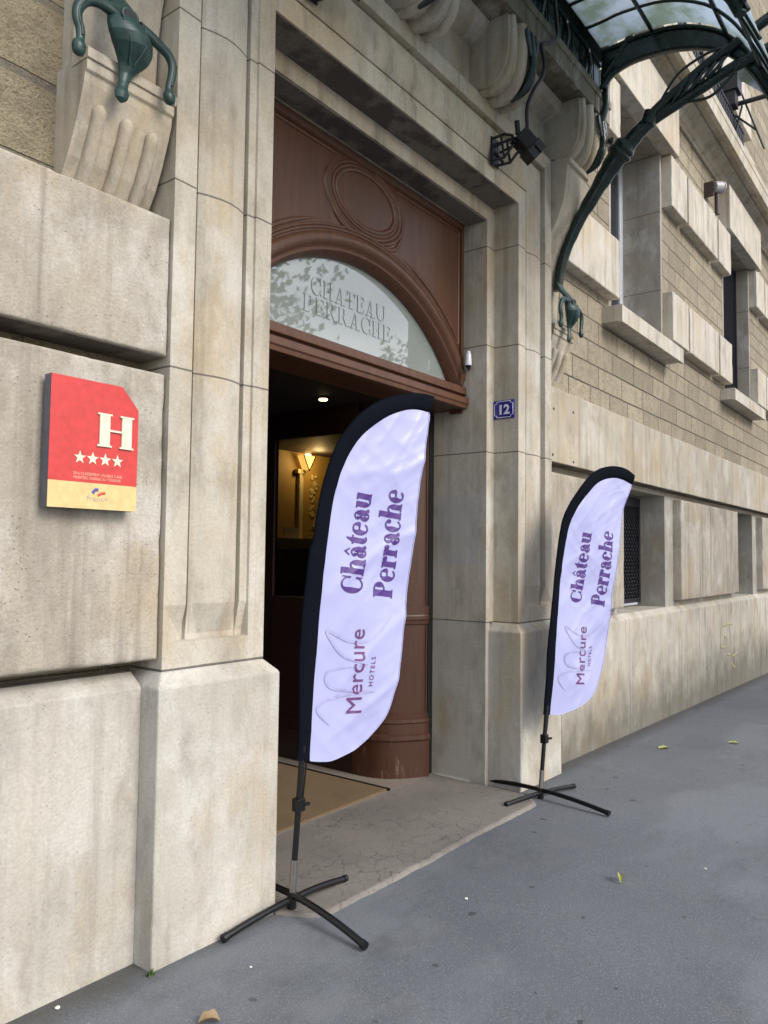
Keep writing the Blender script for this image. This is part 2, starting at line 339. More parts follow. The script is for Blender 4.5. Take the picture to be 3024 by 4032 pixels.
def mk_asphalt():
    t = NT('grey_asphalt'); f1 = t.noise((1, 1, 1), 130, 3, 0.7); f2 = t.noise((1, 1, 1), 1.1, 5, 0.6); f3 = t.noise((1, 1, 1), 5, 4, 0.6, (3, 0, 0))
    c = t.mix(t.ramp(f2, 0.35, 0.68), (0.163, 0.178, 0.198), (0.124, 0.137, 0.154))
    c = t.mix(t.ramp(f3, 0.5, 0.72, 0, 0.45), c, (0.185, 0.185, 0.198))
    c = t.mix(t.ramp(f1, 0.35, 0.65, 0, 0.6), c, (0.07, 0.071, 0.08))
    sp = t.n('ShaderNodeTexVoronoi', voronoi_dimensions='2D'); sp.inputs['Scale'].default_value = 75; t.l(t.P(), sp.inputs['Vector'])
    sel = t.n('ShaderNodeSeparateColor'); t.l(sp.outputs['Color'], sel.inputs[0])
    c = t.mix(t.math('MULTIPLY', t.ramp(sp.outputs['Distance'], 0.18, 0.26, 0.5, 0), t.math('GREATER_THAN', sel.outputs[0], 0.82)), c, (0.29, 0.30, 0.32))
    c = t.mix(t.math('MULTIPLY', t.ramp(sp.outputs['Distance'], 0.05, 0.1, 0.9, 0), t.math('GREATER_THAN', sel.outputs[1], 0.992)), c, (0.65, 0.65, 0.68))
    gm = t.n('ShaderNodeTexVoronoi', voronoi_dimensions='2D'); gm.inputs['Scale'].default_value = 3.1; gm.inputs['Randomness'].default_value = 1
    wv = t.n('ShaderNodeVectorMath', operation='ADD'); wn = t.n('ShaderNodeTexNoise'); wn.inputs['Scale'].default_value = 25; t.l(t.P(), wn.inputs['Vector'])
    ws = t.n('ShaderNodeVectorMath', operation='SCALE'); ws.inputs['Scale'].default_value = 0.04; t.l(wn.outputs['Color'], ws.inputs[0])
    t.l(t.P(), wv.inputs[0]); t.l(ws.outputs[0], wv.inputs[1]); t.l(wv.outputs[0], gm.inputs['Vector'])
    s2 = t.n('ShaderNodeSeparateColor'); t.l(gm.outputs['Color'], s2.inputs[0])
    size = t.math('MULTIPLY', t.math('POWER', s2.outputs[1], 2.0), 0.062)
    gum = t.math('MULTIPLY', t.math('LESS_THAN', gm.outputs['Distance'], t.math('ADD', size, 0.015)), t.math('GREATER_THAN', s2.outputs[0], 0.3))
    c = t.mix(t.math('MULTIPLY', gum, 0.75), c, (0.045, 0.046, 0.05))
    pa = t.noise((0.6, 1.4, 1), 0.8, 5, 0.65, (1, 7, 0)); c = t.mix(t.ramp(pa, 0.54, 0.62, 0, 0.35), c, (0.21, 0.225, 0.245))
    dk = t.noise((1, 1, 1), 2.7, 6, 0.75, (4, 4, 0)); c = t.mix(t.ramp(dk, 0.56, 0.7, 0, 0.5), c, (0.075, 0.08, 0.088))
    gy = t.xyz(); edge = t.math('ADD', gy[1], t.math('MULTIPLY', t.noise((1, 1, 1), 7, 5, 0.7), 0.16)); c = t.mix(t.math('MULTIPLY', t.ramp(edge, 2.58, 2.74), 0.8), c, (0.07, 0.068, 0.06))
    return t.set(c, t.ramp(f1, 0.3, 0.7, 0.6, 0.85), t.bump(f1, 0.35, 0.006), Specular_IOR_Level=0.35)
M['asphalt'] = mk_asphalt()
def mk_thresh():
    t = NT('cracked_threshold_stone'); n = t.noise((1, 1, 1), 2.2, 5, 0.6); g = t.noise((1, 1, 1), 60, 4, 0.65)
    c = t.mix(t.ramp(n, 0.35, 0.65), (0.225, 0.205, 0.18), (0.165, 0.152, 0.137)); c = t.mix(t.ramp(g, 0.4, 0.7, 0, 0.5), c, (0.15, 0.13, 0.115))
    v = t.n('ShaderNodeTexVoronoi', feature='DISTANCE_TO_EDGE'); v.inputs['Scale'].default_value = 9
    wn = t.n('ShaderNodeTexNoise'); wn.inputs['Scale'].default_value = 6; wn.inputs['Detail'].default_value = 4; t.l(t.P(), wn.inputs['Vector'])
    ws = t.n('ShaderNodeVectorMath', operation='SCALE'); ws.inputs['Scale'].default_value = 0.22; t.l(wn.outputs['Color'], ws.inputs[0])
    wa = t.n('ShaderNodeVectorMath', operation='ADD'); t.l(t.P(), wa.inputs[0]); t.l(ws.outputs[0], wa.inputs[1]); t.l(wa.outputs[0], v.inputs['Vector'])
    msk = t.noise((1, 1, 1), 1.6, 3, 0.6, (8, 1, 0))
    crk = t.math('MULTIPLY', t.ramp(v.outputs['Distance'], 0.012, 0.035, 1, 0), t.ramp(msk, 0.45, 0.6, 0.1, 0.8))
    c = t.mix(crk, c, (0.10, 0.088, 0.078))
    e = t.ramp(t.math('ADD', t.xyz()[1], t.math('MULTIPLY', n, 0.12)), 2.43, 2.475, 0.45, 0); c = t.mix(e, c, (0.36, 0.335, 0.285))
    return t.set(c, 0.62, t.bump(t.math('SUBTRACT', g, t.math('MULTIPLY', crk, 2.0)), 0.3, 0.006))
M['thresh'] = mk_thresh()
def mk_mat():
    t = NT('brown_coir'); g = t.noise((1, 1, 1), 260, 2, 0.7); n = t.noise((1, 1, 1), 5, 4)
    c = t.mix(t.ramp(g, 0.3, 0.7), (0.20, 0.135, 0.068), (0.12, 0.08, 0.04)); c = t.mix(t.ramp(n, 0.5, 0.7, 0, 0.4), c, (0.10, 0.07, 0.04))
    return t.set(c, 0.95, t.bump(g, 0.6, 0.006))
M['coir'] = mk_mat()
M['yellowwall'] = plain('yellow_wall_paint', (0.42, 0.27, 0.07), 0.6)
M['palewood'] = plain('pale_desk_top', (0.75, 0.66, 0.38), 0.4)
M['greyboard'] = plain('grey_desk_front', (0.34, 0.37, 0.34), 0.4)
M['paper'] = plain('white_paper', (0.6, 0.58, 0.52), 0.7)
M['dimink'] = plain('reflected_sign_lettering', (0.25, 0.22, 0.16), 0.5)
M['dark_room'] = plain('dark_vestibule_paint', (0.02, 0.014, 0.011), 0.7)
M['floor'] = plain('vestibule_stone_floor', (0.25, 0.215, 0.18), 0.55)
def mk_emit(name, c, s):
    t = NT(name); t.b.inputs['Emission Color'].default_value = c+(1,); t.b.inputs['Emission Strength'].default_value = s; t.b.inputs['Base Color'].default_value = c+(1,); return t.m
M['bulb'] = mk_emit('warm_lamp_glow', (1.0, 0.68, 0.28), 6)
M['shade'] = mk_emit('glowing_sconce_glass', (1.0, 0.55, 0.13), 0.55)
M['leafy'] = plain('yellow_green_leaf', (0.40, 0.42, 0.09), 0.6)
M['leafb'] = plain('dry_brown_leaf', (0.30, 0.215, 0.12), 0.8)
M['pebble'] = plain('white_grit', (0.75, 0.74, 0.68), 0.7)
M['weed'] = plain('green_weed', (0.10, 0.17, 0.03), 0.7)
M['bark'] = plain('plane_tree_bark', (0.16, 0.14, 0.10), 0.9)
M['graffiti'] = plain('faded_yellow_spray_paint', (0.47, 0.42, 0.21), 0.85)
def mk_leaves():
    t = NT('plane_tree_leaves'); n = t.noise((1, 1, 1), 0.9, 4); c = t.mix(t.ramp(n, 0.35, 0.65), (0.06, 0.085, 0.025), (0.11, 0.12, 0.04))
    return t.set(c, 0.6)
M['leaves'] = mk_leaves()

# ------------------------------------------------------------------ lettering
def rect(x0, y0, x1, y1): return ('r', x0, y0, x1, y1)
def quad(*p): return ('q',)+p
def arc(cx, cy, rx, ry, a0, a1, tmin, tmax, side=0): return ('a', cx, cy, rx, ry, a0, a1, tmin, tmax, side)
def pieces(glyph, grow=0.0):
    """-> list of polygons strips [(verts, faces)] in glyph units, each shape a separate piece"""
    o = []
    for g in glyph:
        if g[0] == 'r':
            _, a, b, c, d = g
            if c-a > .18 and d-b > .3: a -= .022; c += .022
            a -= grow; b -= grow; c += grow; d += grow; o.append(([(a, b), (c, b), (c, d), (a, d)], [(0, 1, 2, 3)]))
        elif g[0] == 'q':
            p = [Vector(q) for q in g[1:]]
            if grow:
                ce = sum(p, Vector((0, 0)))/len(p); p = [q+(q-ce).normalized()*grow*1.3 for q in p]
            o.append(([tuple(q) for q in p], [tuple(range(len(p)))]))
        else:
            _, cx, cy, rx, ry, a0, a1, t0, t1, side = g; t1 = t1*1.14 if t1 > t0 else t1; n = max(6, int(abs(a1-a0)/9)); v = []
            da = math.degrees(grow/max(rx, 0.05)); a0 -= da; a1 += da
            for i in range(n+1):
                a = R(a0+(a1-a0)*i/n); k = math.cos(a)
                m = abs(k)**1.6 if side == 0 else max(0.0, k*side)**1.3
                th = t0+(t1-t0)*m
                v += [(cx+(rx+grow)*math.cos(a), cy+(ry+grow)*math.sin(a)), (cx+(rx-th-grow)*math.cos(a), cy+(ry-min(th, t0*1.15)*1.0-grow)*math.sin(a))]
            o.append((v, [(2*i, 2*i+2, 2*i+3, 2*i+1) for i in range(n)]))
    return o
# high-contrast serif alphabet, cap height 1, x-height 0.68
T = 0.055
def stem(x, y0, y1, w=0.22, sb=0.09, st=0.09, st_l=True, st_r=True, sb_on=True, st_on=True):
    g = [rect(x, y0, x+w, y1)]
    if sb_on: g.append(rect(x-sb, y0, x+w+sb, y0+T))
    if st_on: g.append(rect(x-(st if st_l else 0), y1-T, x+w+(st if st_r else 0), y1))
    return g
GL = {
 'C': ([arc(.44, .5, .44, .53, 38, 322, .05, .25, -1), quad((.74, .66), (.84, .62), (.84, 1.0), (.80, 1.0)), quad((.74, .30), (.80, 0.02), (.84, .02), (.84, .36))], .93),
 'h': (stem(.09, 0, 1.08, st_r=False)+[arc(.50, .40, .26, .29, 0, 165, .06, .22, 1)]+stem(.54, 0, .42, st_on=False), .88),
 'a': ([arc(.30, .42, .26, .27, 5, 150, .05, .22, 1), rect(.34, .1, .56, .44), ('a', .16, .5, .085, .085, 0, 360, .085, .085, 0), arc(.27, .19, .24, .21, 60, 330, .05, .21, -1), quad((.56, .16), (.50, .0), (.66, .0), (.68, .09))], .70),
 'u': (stem(.07, .22, .68, st_r=False, sb_on=False)+[arc(.33, .24, .26, .26, 180, 350, .06, .22, -1)]+stem(.50, 0, .68, st_r=False, sb=0.07), .86),
 't': ([rect(.10, .12, .32, .68), quad((.10, .68), (.32, .68), (.32, .95), (.27, .95)), rect(.0, .68-T, .46, .68), arc(.30, .16, .20, .18, 180, 320, .06, .2, -1)], .50),
 'e': ([arc(.34, .34, .34, .36, 10, 318, .05, .24, -1), rect(.18, .34, .60, .34+T), arc(.40, .36, .26, .34, 2, 70, .05, .17, 1)], .72),
 'P': (stem(.09, 0, 1.0, .26, st_r=True)+[arc(.42, .73, .36, .275, -90, 90, .05, .24, 1), rect(.35, .455, .42, .505), rect(.35, .955, .42, 1.005)], .84),
 'r': (stem(.07, 0, .68, st_r=False)+[arc(.44, .44, .17, .24, 75, 170, .05, .12, -1), ('a', .47, .56, .10, .10, 0, 360, .10, .10, 0)], .60),
 'c': ([arc(.34, .34, .34, .36, 40, 318, .05, .24, -1), ('a', .52, .53, .10, .10, 0, 360, .10, .10, 0)], .66),
 '^': ([quad((-.02, .76), (.05, .76), (.20, .92), (.19, 1.02)), quad((.38, .76), (.31, .76), (.16, .92), (.17, 1.02))], 0),
 'H': (stem(.07, 0, 1, .20, .07, .07)+stem(.60, 0, 1, .20, .07, .07)+[rect(.27, .47, .60, .53)], .92),
 'A': ([quad((.08, 0), (.14, 0), (.47, 1.0), (.42, 1.0)), quad((.56, 0), (.80, 0), (.53, 1.0), (.44, 1.0)), rect(.22, .28, .62, .33), rect(.0, 0, .24, .045), rect(.46, 0, .88, .045)], .92),
 'T': (stem(.30, 0, 1, .21, .08, .0, st_on=False)+[rect(.03, .94, .78, 1.0), quad((.03, .94), (.10, .94), (.03, .70)), quad((.78, .94), (.71, .94), (.78, .70))], .84),
 'E': (stem(.07, 0, 1, .21, .06, .06)+[rect(.28, 0, .66, .06), rect(.28, .94, .64, 1.0), rect(.28, .48, .50, .54), quad((.66, .06), (.66, .28), (.60, .06)), quad((.64, .94), (.64, .74), (.58, .94)), rect(.48, .38, .52, .64)], .76),
 'U': (stem(.08, .30, 1, .20, .07, .07, sb_on=False)+[arc(.44, .32, .36, .34, 180, 360, .05, .2, -1), rect(.755, .30, .80, 1), rect(.68, .945, .88, 1)], .94),
 'R': (stem(.07, 0, 1.0, .21, .06, .06)+[arc(.36, .755, .32, .25, -90, 90, .05, .2, 1), rect(.28, .505, .36, .555), rect(.28, .955, .36, 1.005), quad((.36, .5), (.52, .5), (.84, .0), (.62, .0)), rect(.62, 0, .92, .05)], .90),
 ' ': ([], .3),
}
def flat_text(body, grow=0.0, track=0.0):
    """-> (list of pieces placed on a line, total width) ; '^' marks a circumflex over the previous letter"""
    x = 0; o = []; last = 0
    for ch in body:
        g, wd = GL[ch]; ox = last if ch == '^' else x
        for v, f in pieces(g, grow): o.append(([(a+ox, b) for a, b in v], f))
        if ch != '^': last = x+0.10; x += wd+track
    return o, x
def font_text(body, size=1.0, bold=0.0, track=1.0):
    """builtin sans letters as a flat triangle mesh, left aligned on the baseline"""
    cu = bpy.data.curves.new('lettering', 'FONT'); cu.body = body; cu.size = size; cu.offset = bold; cu.space_character = track; cu.resolution_u = 4
    o = bpy.data.objects.new('lettering', cu); col.objects.link(o)
    me = bpy.data.meshes.new_from_object(o.evaluated_get(bpy.context.evaluated_depsgraph_get()))
    v = [(p.co.x, p.co.y) for p in me.vertices]; f = [tuple(q.vertices) for q in me.polygons]
    bpy.data.objects.remove(o); bpy.data.curves.remove(cu); bpy.data.meshes.remove(me)
    return [(v, f)], max(p[0] for p in v)
def letter_mesh(name, items, mat, parent, place, lift=0.0, maxlen=None):
    """items: pieces; place(x, y, lift) -> world point"""
    mb = MB()
    for i, (v, f) in enumerate(items):
        li = lift+0.00012*(i % 7)
        if maxlen:
            bm = bmesh.new(); vs = [bm.verts.new((a, b, 0)) for a, b in v]
            for q in f:
                try: bm.faces.new([vs[k] for k in q])
                except ValueError: pass
            bmesh.ops.triangulate(bm, faces=bm.faces)
            for _ in range(4):
                le = [e for e in bm.edges if e.calc_length() > maxlen]
                if not le: break
                bmesh.ops.subdivide_edges(bm, edges=le, cuts=1); bmesh.ops.triangulate(bm, faces=bm.faces)
            bm.verts.index_update(); v = [(p.co.x, p.co.y) for p in bm.verts]; f = [tuple(q.index for q in fc.verts) for fc in bm.faces]; bm.free()
        mb.add([place(a, b, li) for a, b in v], f)
    return mb.build(name, mat, parent)

# ------------------------------------------------------------------ ground
def gz(x):
    pts = [(-60, -1.62), (0, -1.632), (2, -1.645), (5.2, -1.677), (7.6, -1.722), (14, -1.85), (60, -2.6)]
    for (a, za), (b, zb) in zip(pts, pts[1:]):
        if x <= b: return za+(zb-za)*(x-a)/(b-a)
    return pts[-1][1]
xs = [-60, -30, -10, -4, -1]+[i*0.5 for i in range(0, 41)]+[24, 30, 45, 60, 300]
ys = [-300, -60, -30, -10, -4, -1, 0, 1, 2, 2.6, 3.0]
g = MB(); g.add([(x, y, gz(min(x, 60))) for y in ys for x in xs], [(j*len(xs)+i, j*len(xs)+i+1, (j+1)*len(xs)+i+1, (j+1)*len(xs)+i) for j in range(len(ys)-1) for i in range(len(xs)-1)])
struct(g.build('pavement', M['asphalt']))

# ------------------------------------------------------------------ hotel building
hotel = empty('hotel_building', (3.84, 2.6, -1.66), 'pale limestone hotel facade with carved doorway, golden ashlar wall and deep window reveals', 'building')
bpy.context.view_layer.update()
def part(mb, name, mat, bevel=0.0, parent=hotel, **k): return mb.build(name, M[mat] if isinstance(mat, str) else mat, parent, bevel, **k)
XL, XR, ZT, YF = 2.56, 5.125, 2.685, 2.66       # clear opening of the stone doorway, its face
yw_soffit = 3.03
XLi, XRi, ZTi = 2.675, 5.01, 2.565              # inner stepped opening

# carved doorway surround: one moulded section swept up, over and down
prof = [(-.115, .69), (-.115, .205), (0, .205), (0, 0), (.10, 0), (.103, .012), (.145, .014), (.147, .046), (.162, .046), (.165, .020), (.21, .004), (.26, -.006), (.31, -.006), (.36, .004), (.41, .020), (.426, .028), (.428, .058), (.452, .058), (.455, 0), (.57, 0), (.57, .26)]
def flatp(k):        # k=1 full section, 0 the panel floor, -1 plain block
    o = []
    for u, d in prof:
        if 0.1 < u < 0.457:
            if k == 0: d = max(d, .040)
            if k == -1: d = 0.0
        o.append((u, d))
    return o
st = []
def station(side, z, k):
    x = XL if side < 0 else XR
    return [(x+side*u, YF+d, z) for u, d in flatp(k)]
rings = [station(-1, -.485, -1), station(-1, -.372, -1), station(-1, -.368, 0), station(-1, -.345, 0), station(-1, -.215, 1), station(-1, 1.2, 1)]
rings.append([(XL-u, YF+d, ZT+u) for u, d in prof]); rings.append([(XR+u, YF+d, ZT+u) for u, d in prof])
rings += [station(1, 1.2, 1), station(1, -.215, 1), station(1, -.345, 0), station(1, -.368, 0), station(1, -.372, -1), station(1, -.485, -1)]
n = len(prof)
sides = (rings[:7], rings[7:]); head = rings[6:8]
for k, rg in enumerate(sides):
    mb = MB()
    for i in range(len(rg)-1):
        mb.add(rg[i]+rg[i+1], [(j, j+1, n+j+1, n+j) for j in range(n-1)])
    part(mb, 'door_jamb', 'surround', merge=True)
mb = MB(); mb.add(head[0]+head[1], [(j, j+1, n+j+1, n+j) for j in range(n-1)]); part(mb, 'lintel', 'lintel', merge=True)
def mk_soot_shade():  # blotchy soot stains, with underside shade also put into the colour
    t = NT('sooty_shaded_soffit_stone'); n = t.noise((1, 1, 1), 2.6, 6, 0.6, (2, 0, 5)); g = t.noise((1, 1, 1), 60, 3)
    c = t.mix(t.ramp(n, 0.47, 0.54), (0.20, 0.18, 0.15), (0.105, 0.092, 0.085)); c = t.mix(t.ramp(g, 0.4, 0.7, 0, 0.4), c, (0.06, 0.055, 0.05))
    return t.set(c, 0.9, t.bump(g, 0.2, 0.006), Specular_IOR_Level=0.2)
M['soot_shade'] = mk_soot_shade()
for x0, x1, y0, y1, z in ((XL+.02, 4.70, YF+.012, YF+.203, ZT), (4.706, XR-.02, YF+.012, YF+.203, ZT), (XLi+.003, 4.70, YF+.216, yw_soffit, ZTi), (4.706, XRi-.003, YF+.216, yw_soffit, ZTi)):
    mb = MB(); mb.box(x0, x1, y0, y1, z-.004, z+.02); part(mb, 'lintel_soffit', 'soot_shade')  # dark slab: stains and soffit shade painted under the lintel
# pier plinths below the surround
for x0, x1, xi0, xi1 in ((1.935, 2.615, 2.615, 2.675), (5.055, 5.745, 5.01, 5.055)):
    mb = MB(); z1 = -.545; zb = -1.80
    mb.add([(x0, 2.6, zb), (x1, 2.6, zb), (x1, 2.6, z1), (x0, 2.6, z1), (x0+.055, 2.66, -.487), (x1-.055, 2.66, -.487), (x0, 3.0, zb), (x1, 3.0, zb), (x1, 3.0, z1), (x0, 3.0, z1), (x0+.055, 3.0, -.487), (x1-.055, 3.0, -.487)],
           [(0, 1, 2, 3), (3, 2, 5, 4), (1, 7, 8, 2), (2, 8, 11, 5), (6, 0, 3, 9), (9, 3, 4, 10), (4, 5, 11, 10), (7, 6, 9, 10, 11, 8)])
    part(mb, 'pier_plinth', 'pier', 0.008)
mb = MB(); mb.box(2.60, 2.673, 2.868, 3.352, -1.8, -.484); part(mb, 'inner_jamb', 'pier')
mb = MB(); mb.box(5.012, 5.07, 2.868, 3.352, -1.8, -.484); part(mb, 'inner_jamb', 'pier')

def rough_block(name, mat, x0, x1, yf, yb, z0, z1, seed, step=.03, r0=.010, chip=.030, xdense=None):
    xd = x0 if xdense is None else xdense
    def axis(a, b, st):
        n_ = max(2, int((b-a)/st)); return [a, a+.004, a+.010, a+.018]+[a+(b-a)*i/n_ for i in range(1, n_) if .024 < (b-a)*i/n_ < b-a-.024]+[b-.018, b-.010, b-.004, b]
    xs_ = ([] if xd == x0 else [x0])+axis(xd, x1, step); zs_ = axis(z0, z1, step); v = []
    for z in zs_:
        for x in xs_:
            e = min(x-x0, x1-x, z-z0, z1-z); c_ = max(0, noise.noise((x*9+seed, z*9, seed))-.12)+.5*max(0, noise.noise((x*31, z*31, seed+3))-.2)
            rr_ = r0+chip*c_; d = 0.0
            if e < rr_: k = (rr_-e)/rr_; d = rr_*(1-math.sqrt(max(0, 1-k*k)))
            y = yf+d+.0035*noise.noise((x*5, z*5, seed))+.0018*noise.noise((x*22, z*22, seed))
            v.append((x, y, z))
    nx_, nz_ = len(xs_), len(zs_); mb = MB()
    mb.add(v, [(j*nx_+i, j*nx_+i+1, (j+1)*nx_+i+1, (j+1)*nx_+i) for j in range(nz_-1) for i in range(nx_-1)], True)
    for row in ([j*nx_ for j in range(nz_)], [j*nx_+nx_-1 for j in range(nz_)], list(range(nx_)), [(nz_-1)*nx_+i for i in range(nx_)]):
        P_ = [v[i] for i in row]; mb.add(P_+[(x, yb, z) for x, y, z in P_], [(i, i+1, len(P_)+i+1, len(P_)+i) for i in range(len(P_)-1)])
    return part(mb, name, mat, merge=False)
# left of the door: plinth, rusticated courses, rough wall
mb = MB(); mb.prismx([(2.717, -1.8), (2.717, -.548), (2.79, -.492), (2.95, -.492), (2.95, -1.8)], -3.0, 1.934); part(mb, 'wall_plinth', 'pier', 0.006)
mb = MB(); mb.box(-3, 2.05, 2.865, 3.4, -.6, 1.5); part(mb, 'backing_wall', 'rubble')
rough_block('stone_block', 'rustic', -3, 1.983, 2.68, 2.95, -.437, .752, 1.3, xdense=.6)
rough_block('stone_block', 'rustic', -3, 1.983, 2.672, 2.95, .828, 1.42, 4.1, xdense=.6)
mb = MB(); mb.box(-3, 2.05, 2.872, 3.5, 1.5, 9.0); part(mb, 'rough_wall', 'rubble')

# dark slabs in the deep joints: grime plus recess shade put into the colour
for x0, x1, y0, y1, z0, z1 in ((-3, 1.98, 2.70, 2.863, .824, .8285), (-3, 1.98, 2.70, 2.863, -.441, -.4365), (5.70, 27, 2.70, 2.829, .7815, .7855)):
    mb = MB(); mb.box(x0, x1, y0, y1, z0, z1); part(mb, 'joint_soffit', 'soot_shade')
# above the door: frieze, consoles, cornice slab
mb = MB(); mb.box(1.58, 6.12, 2.735, 3.3, 3.256, 3.74); part(mb, 'frieze', 'stone')
mb = MB(); mb.prismx([(2.735, 3.60), (2.60, 3.66), (2.57, 3.725), (2.735, 3.725)], 1.55, 6.15); part(mb, 'frieze_moulding', 'stone')
scr = [(2.425, 3.725), (2.42, 3.60), (2.425, 3.48), (2.445, 3.38), (2.485, 3.31), (2.54, 3.268), (2.60, 3.258), (2.66, 3.275), (2.72, 3.258), (2.80, 3.258), (2.80, 3.725)]
for xc in (1.78, 2.74, 3.72, 4.70, 5.90):
    mb = MB(); mb.prismx(scr, xc-.185, xc+.185)
    for dx in (-.13, 0, .13):      # reeded front of the scroll
        path = [(xc+dx, y+.004, z) for y, z in scr[0:8]]
        mb.tube(smoothpath(path, 4), 0.034 if dx else 0.05, 8)
    part(mb, 'scroll_console', 'stone', 0.008)
mb = MB(); mb.prismx([(2.385, 3.727), (2.385, 3.86), (2.37, 3.865), (2.37, 3.93), (3.3, 3.93), (3.3, 3.74), (2.75, 3.74), (2.44, 3.727)], 1.40, 6.275); part(mb, 'cornice_slab', 'moss', 0.006)
br = [(2.50, 3.255), (2.50, 3.205), (2.525, 3.20), (2.53, 3.14), (2.54, 3.0), (2.565, 2.88), (2.61, 2.76), (2.67, 2.65), (2.72, 2.53), (2.765, 2.38), (2.79, 2.2), (2.80, 1.93), (2.90, 1.93), (2.90, 3.255)]
for x0, x1 in ((5.705, 6.095), (1.585, 1.975)):
    mb = MB(); mb.prismx(br, x0, x1); part(mb, 'tall_bracket', 'stone', 0.008)
cs = [(2.655, 1.925), (2.655, 1.862), (2.668, 1.852), (2.672, 1.82), (2.69, 1.76), (2.725, 1.66), (2.77, 1.56), (2.82, 1.48), (2.862, 1.41), (2.95, 1.41), (2.95, 1.925)]
for x0, x1, dy in ((1.565, 1.972, 0.0), (5.83, 6.22, 0.045)):
    mb = MB(); mb.prismx([(y+dy, z) for y, z in cs], x0, x1)
    for k in range(3):
        xc = x0+(x1-x0)*(0.2+0.3*k)
        mb.tube(smoothpath([(xc, y+dy-.006, z) for y, z in cs[4:9]], 4), [.012]+[.028]*16, 10)
    mb.prismx([(2.645+dy, 1.945), (2.645+dy, 1.902), (2.76+dy, 1.902), (2.76+dy, 1.945)], x0-.004, x1+.004)
    part(mb, 'fluted_console', 'stone', 0.004)

# right of the door: plinth blocks, basement course, band, ashlar, windows, quoins
xj = [5.746, 6.0, 7.61, 9.31, 10.75, 12.23, 13.97, 15.6, 17.2, 18.9, 20.6, 23, 26]
for a, b in zip(xj, xj[1:]):
    mb = MB(); mb.prismx([(2.717, -2.2), (2.717, -.60), (2.775, -.545), (3.2, -.545), (3.2, -2.2)], a+.003, b-.003); part(mb, 'plinth_block', 'plinth', 0.007)
mb = MB(); mb.box(5.70, 27, 2.745, 3.2, -2.2, -.62); part(mb, 'plinth_core', 'plinth')
# basement course with openings
BW = [(7.48, 9.0), (12.08, 13.45), (16.6, 17.98)]     # clear openings
edges = [5.70]+[e for a, b in BW for e in (a, b)]+[27]
for i in range(0, len(edges), 2):
    mb = MB(); mb.box(edges[i], edges[i+1], 2.80, 3.12, -.5445, .73); part(mb, 'basement_wall', 'jamb')
mb = MB(); mb.box(5.69, 27, 3.4, 3.6, -.545, .8); part(mb, 'basement_back', 'black')
bl = [(5.72, 7.42), (9.31, 10.575), (10.595, 12.065), (13.75, 15.1), (15.12, 16.55), (18.3, 19.7)]
for a, b in bl:
    rough_block('stone_block', 'rustic', a, b, 2.70, 2.81, -.478, .70, a, .06)
for a, b in BW:
    f = MB(); f.box(a, b, 3.08, 3.12, -.5, -.45); f.box(a, b, 3.08, 3.12, .60, .70); f.box(a, a+.05, 3.08, 3.12, -.45, .60); f.box(b-.05, b, 3.08, 3.12, -.45, .60)
    wo = part(f, 'basement_window', 'black_iron')
    gr_ = MB(); k = -1.2
    while k < b-a:
        for s_ in (1, -1):
            p0 = Vector((a+max(k, 0), 3.1, -.45+(max(0, -k) if s_ > 0 else 0)))
            pts = []
            for q in range(23):
                x = a+k+q*0.05; z = -.45+q*0.0477 if s_ > 0 else .60-q*0.0477
                if a+.03 <= x <= b-.03: pts.append((x, 3.095+0.006*s_, z))
            if len(pts) > 1: gr_.tube([pts[0], pts[-1]], 0.007, 5)
        k += 0.085
    gr_.build('grille', M['black_iron'], wo)
mb = MB(); mb.prismx([(2.69, .785), (2.69, 1.395), (2.705, 1.405), (3.2, 1.405), (3.2, .731), (2.83, .731), (2.83, .785)], 5.70, 27)
part(mb, 'stone_band', stone('band_limestone', (0.48, 0.44, 0.36), (0.40, 0.36, 0.29), (0.2, 0.18, 0.14), 0.8, 0.2, rust=0.15, white=0.3), 0.006)
for x, z in ((5.8, 1.22), (6.19, 1.25), (5.78, .84), (6.19, .82)):
    hb = MB(); hb.tube([(x, 2.692, z), (x, 2.686, z)], 0.011, 8); part(hb, 'bolt_hole', 'black')
# ashlar wall around the upper windows
UW = [(7.42, 9.0), (11.90, 13.53), (16.42, 18.05), (20.95, 22.6)]
ex = [5.69]+[e for a, b in UW for e in (a, b)]+[27]
mb = MB(); mb.box(5.69, 27, 2.82, 3.3, 1.4055, 2.30); part(mb, 'ashlar_wall', 'brick')
for i in range(0, len(ex), 2):
    mb = MB(); mb.box(ex[i], ex[i+1], 2.82, 3.3, 2.3005, 4.795); part(mb, 'ashlar_wall', 'brick')
mb = MB(); mb.box(5.69, 27, 2.82, 3.5, 4.80, 5.60); part(mb, 'ashlar_wall', 'brick')
for a, b in UW:                                       # grey dressed reveals stand 3 mm proud of the wall ends
    mb = MB(); mb.box(b-.004, b+.05, 2.817, 3.29, 2.31, 4.79); part(mb, 'window_reveal', 'jamb')
    mb = MB(); mb.box(a-.05, a+.004, 2.817, 3.29, 2.31, 4.79); part(mb, 'window_reveal', 'jamb')
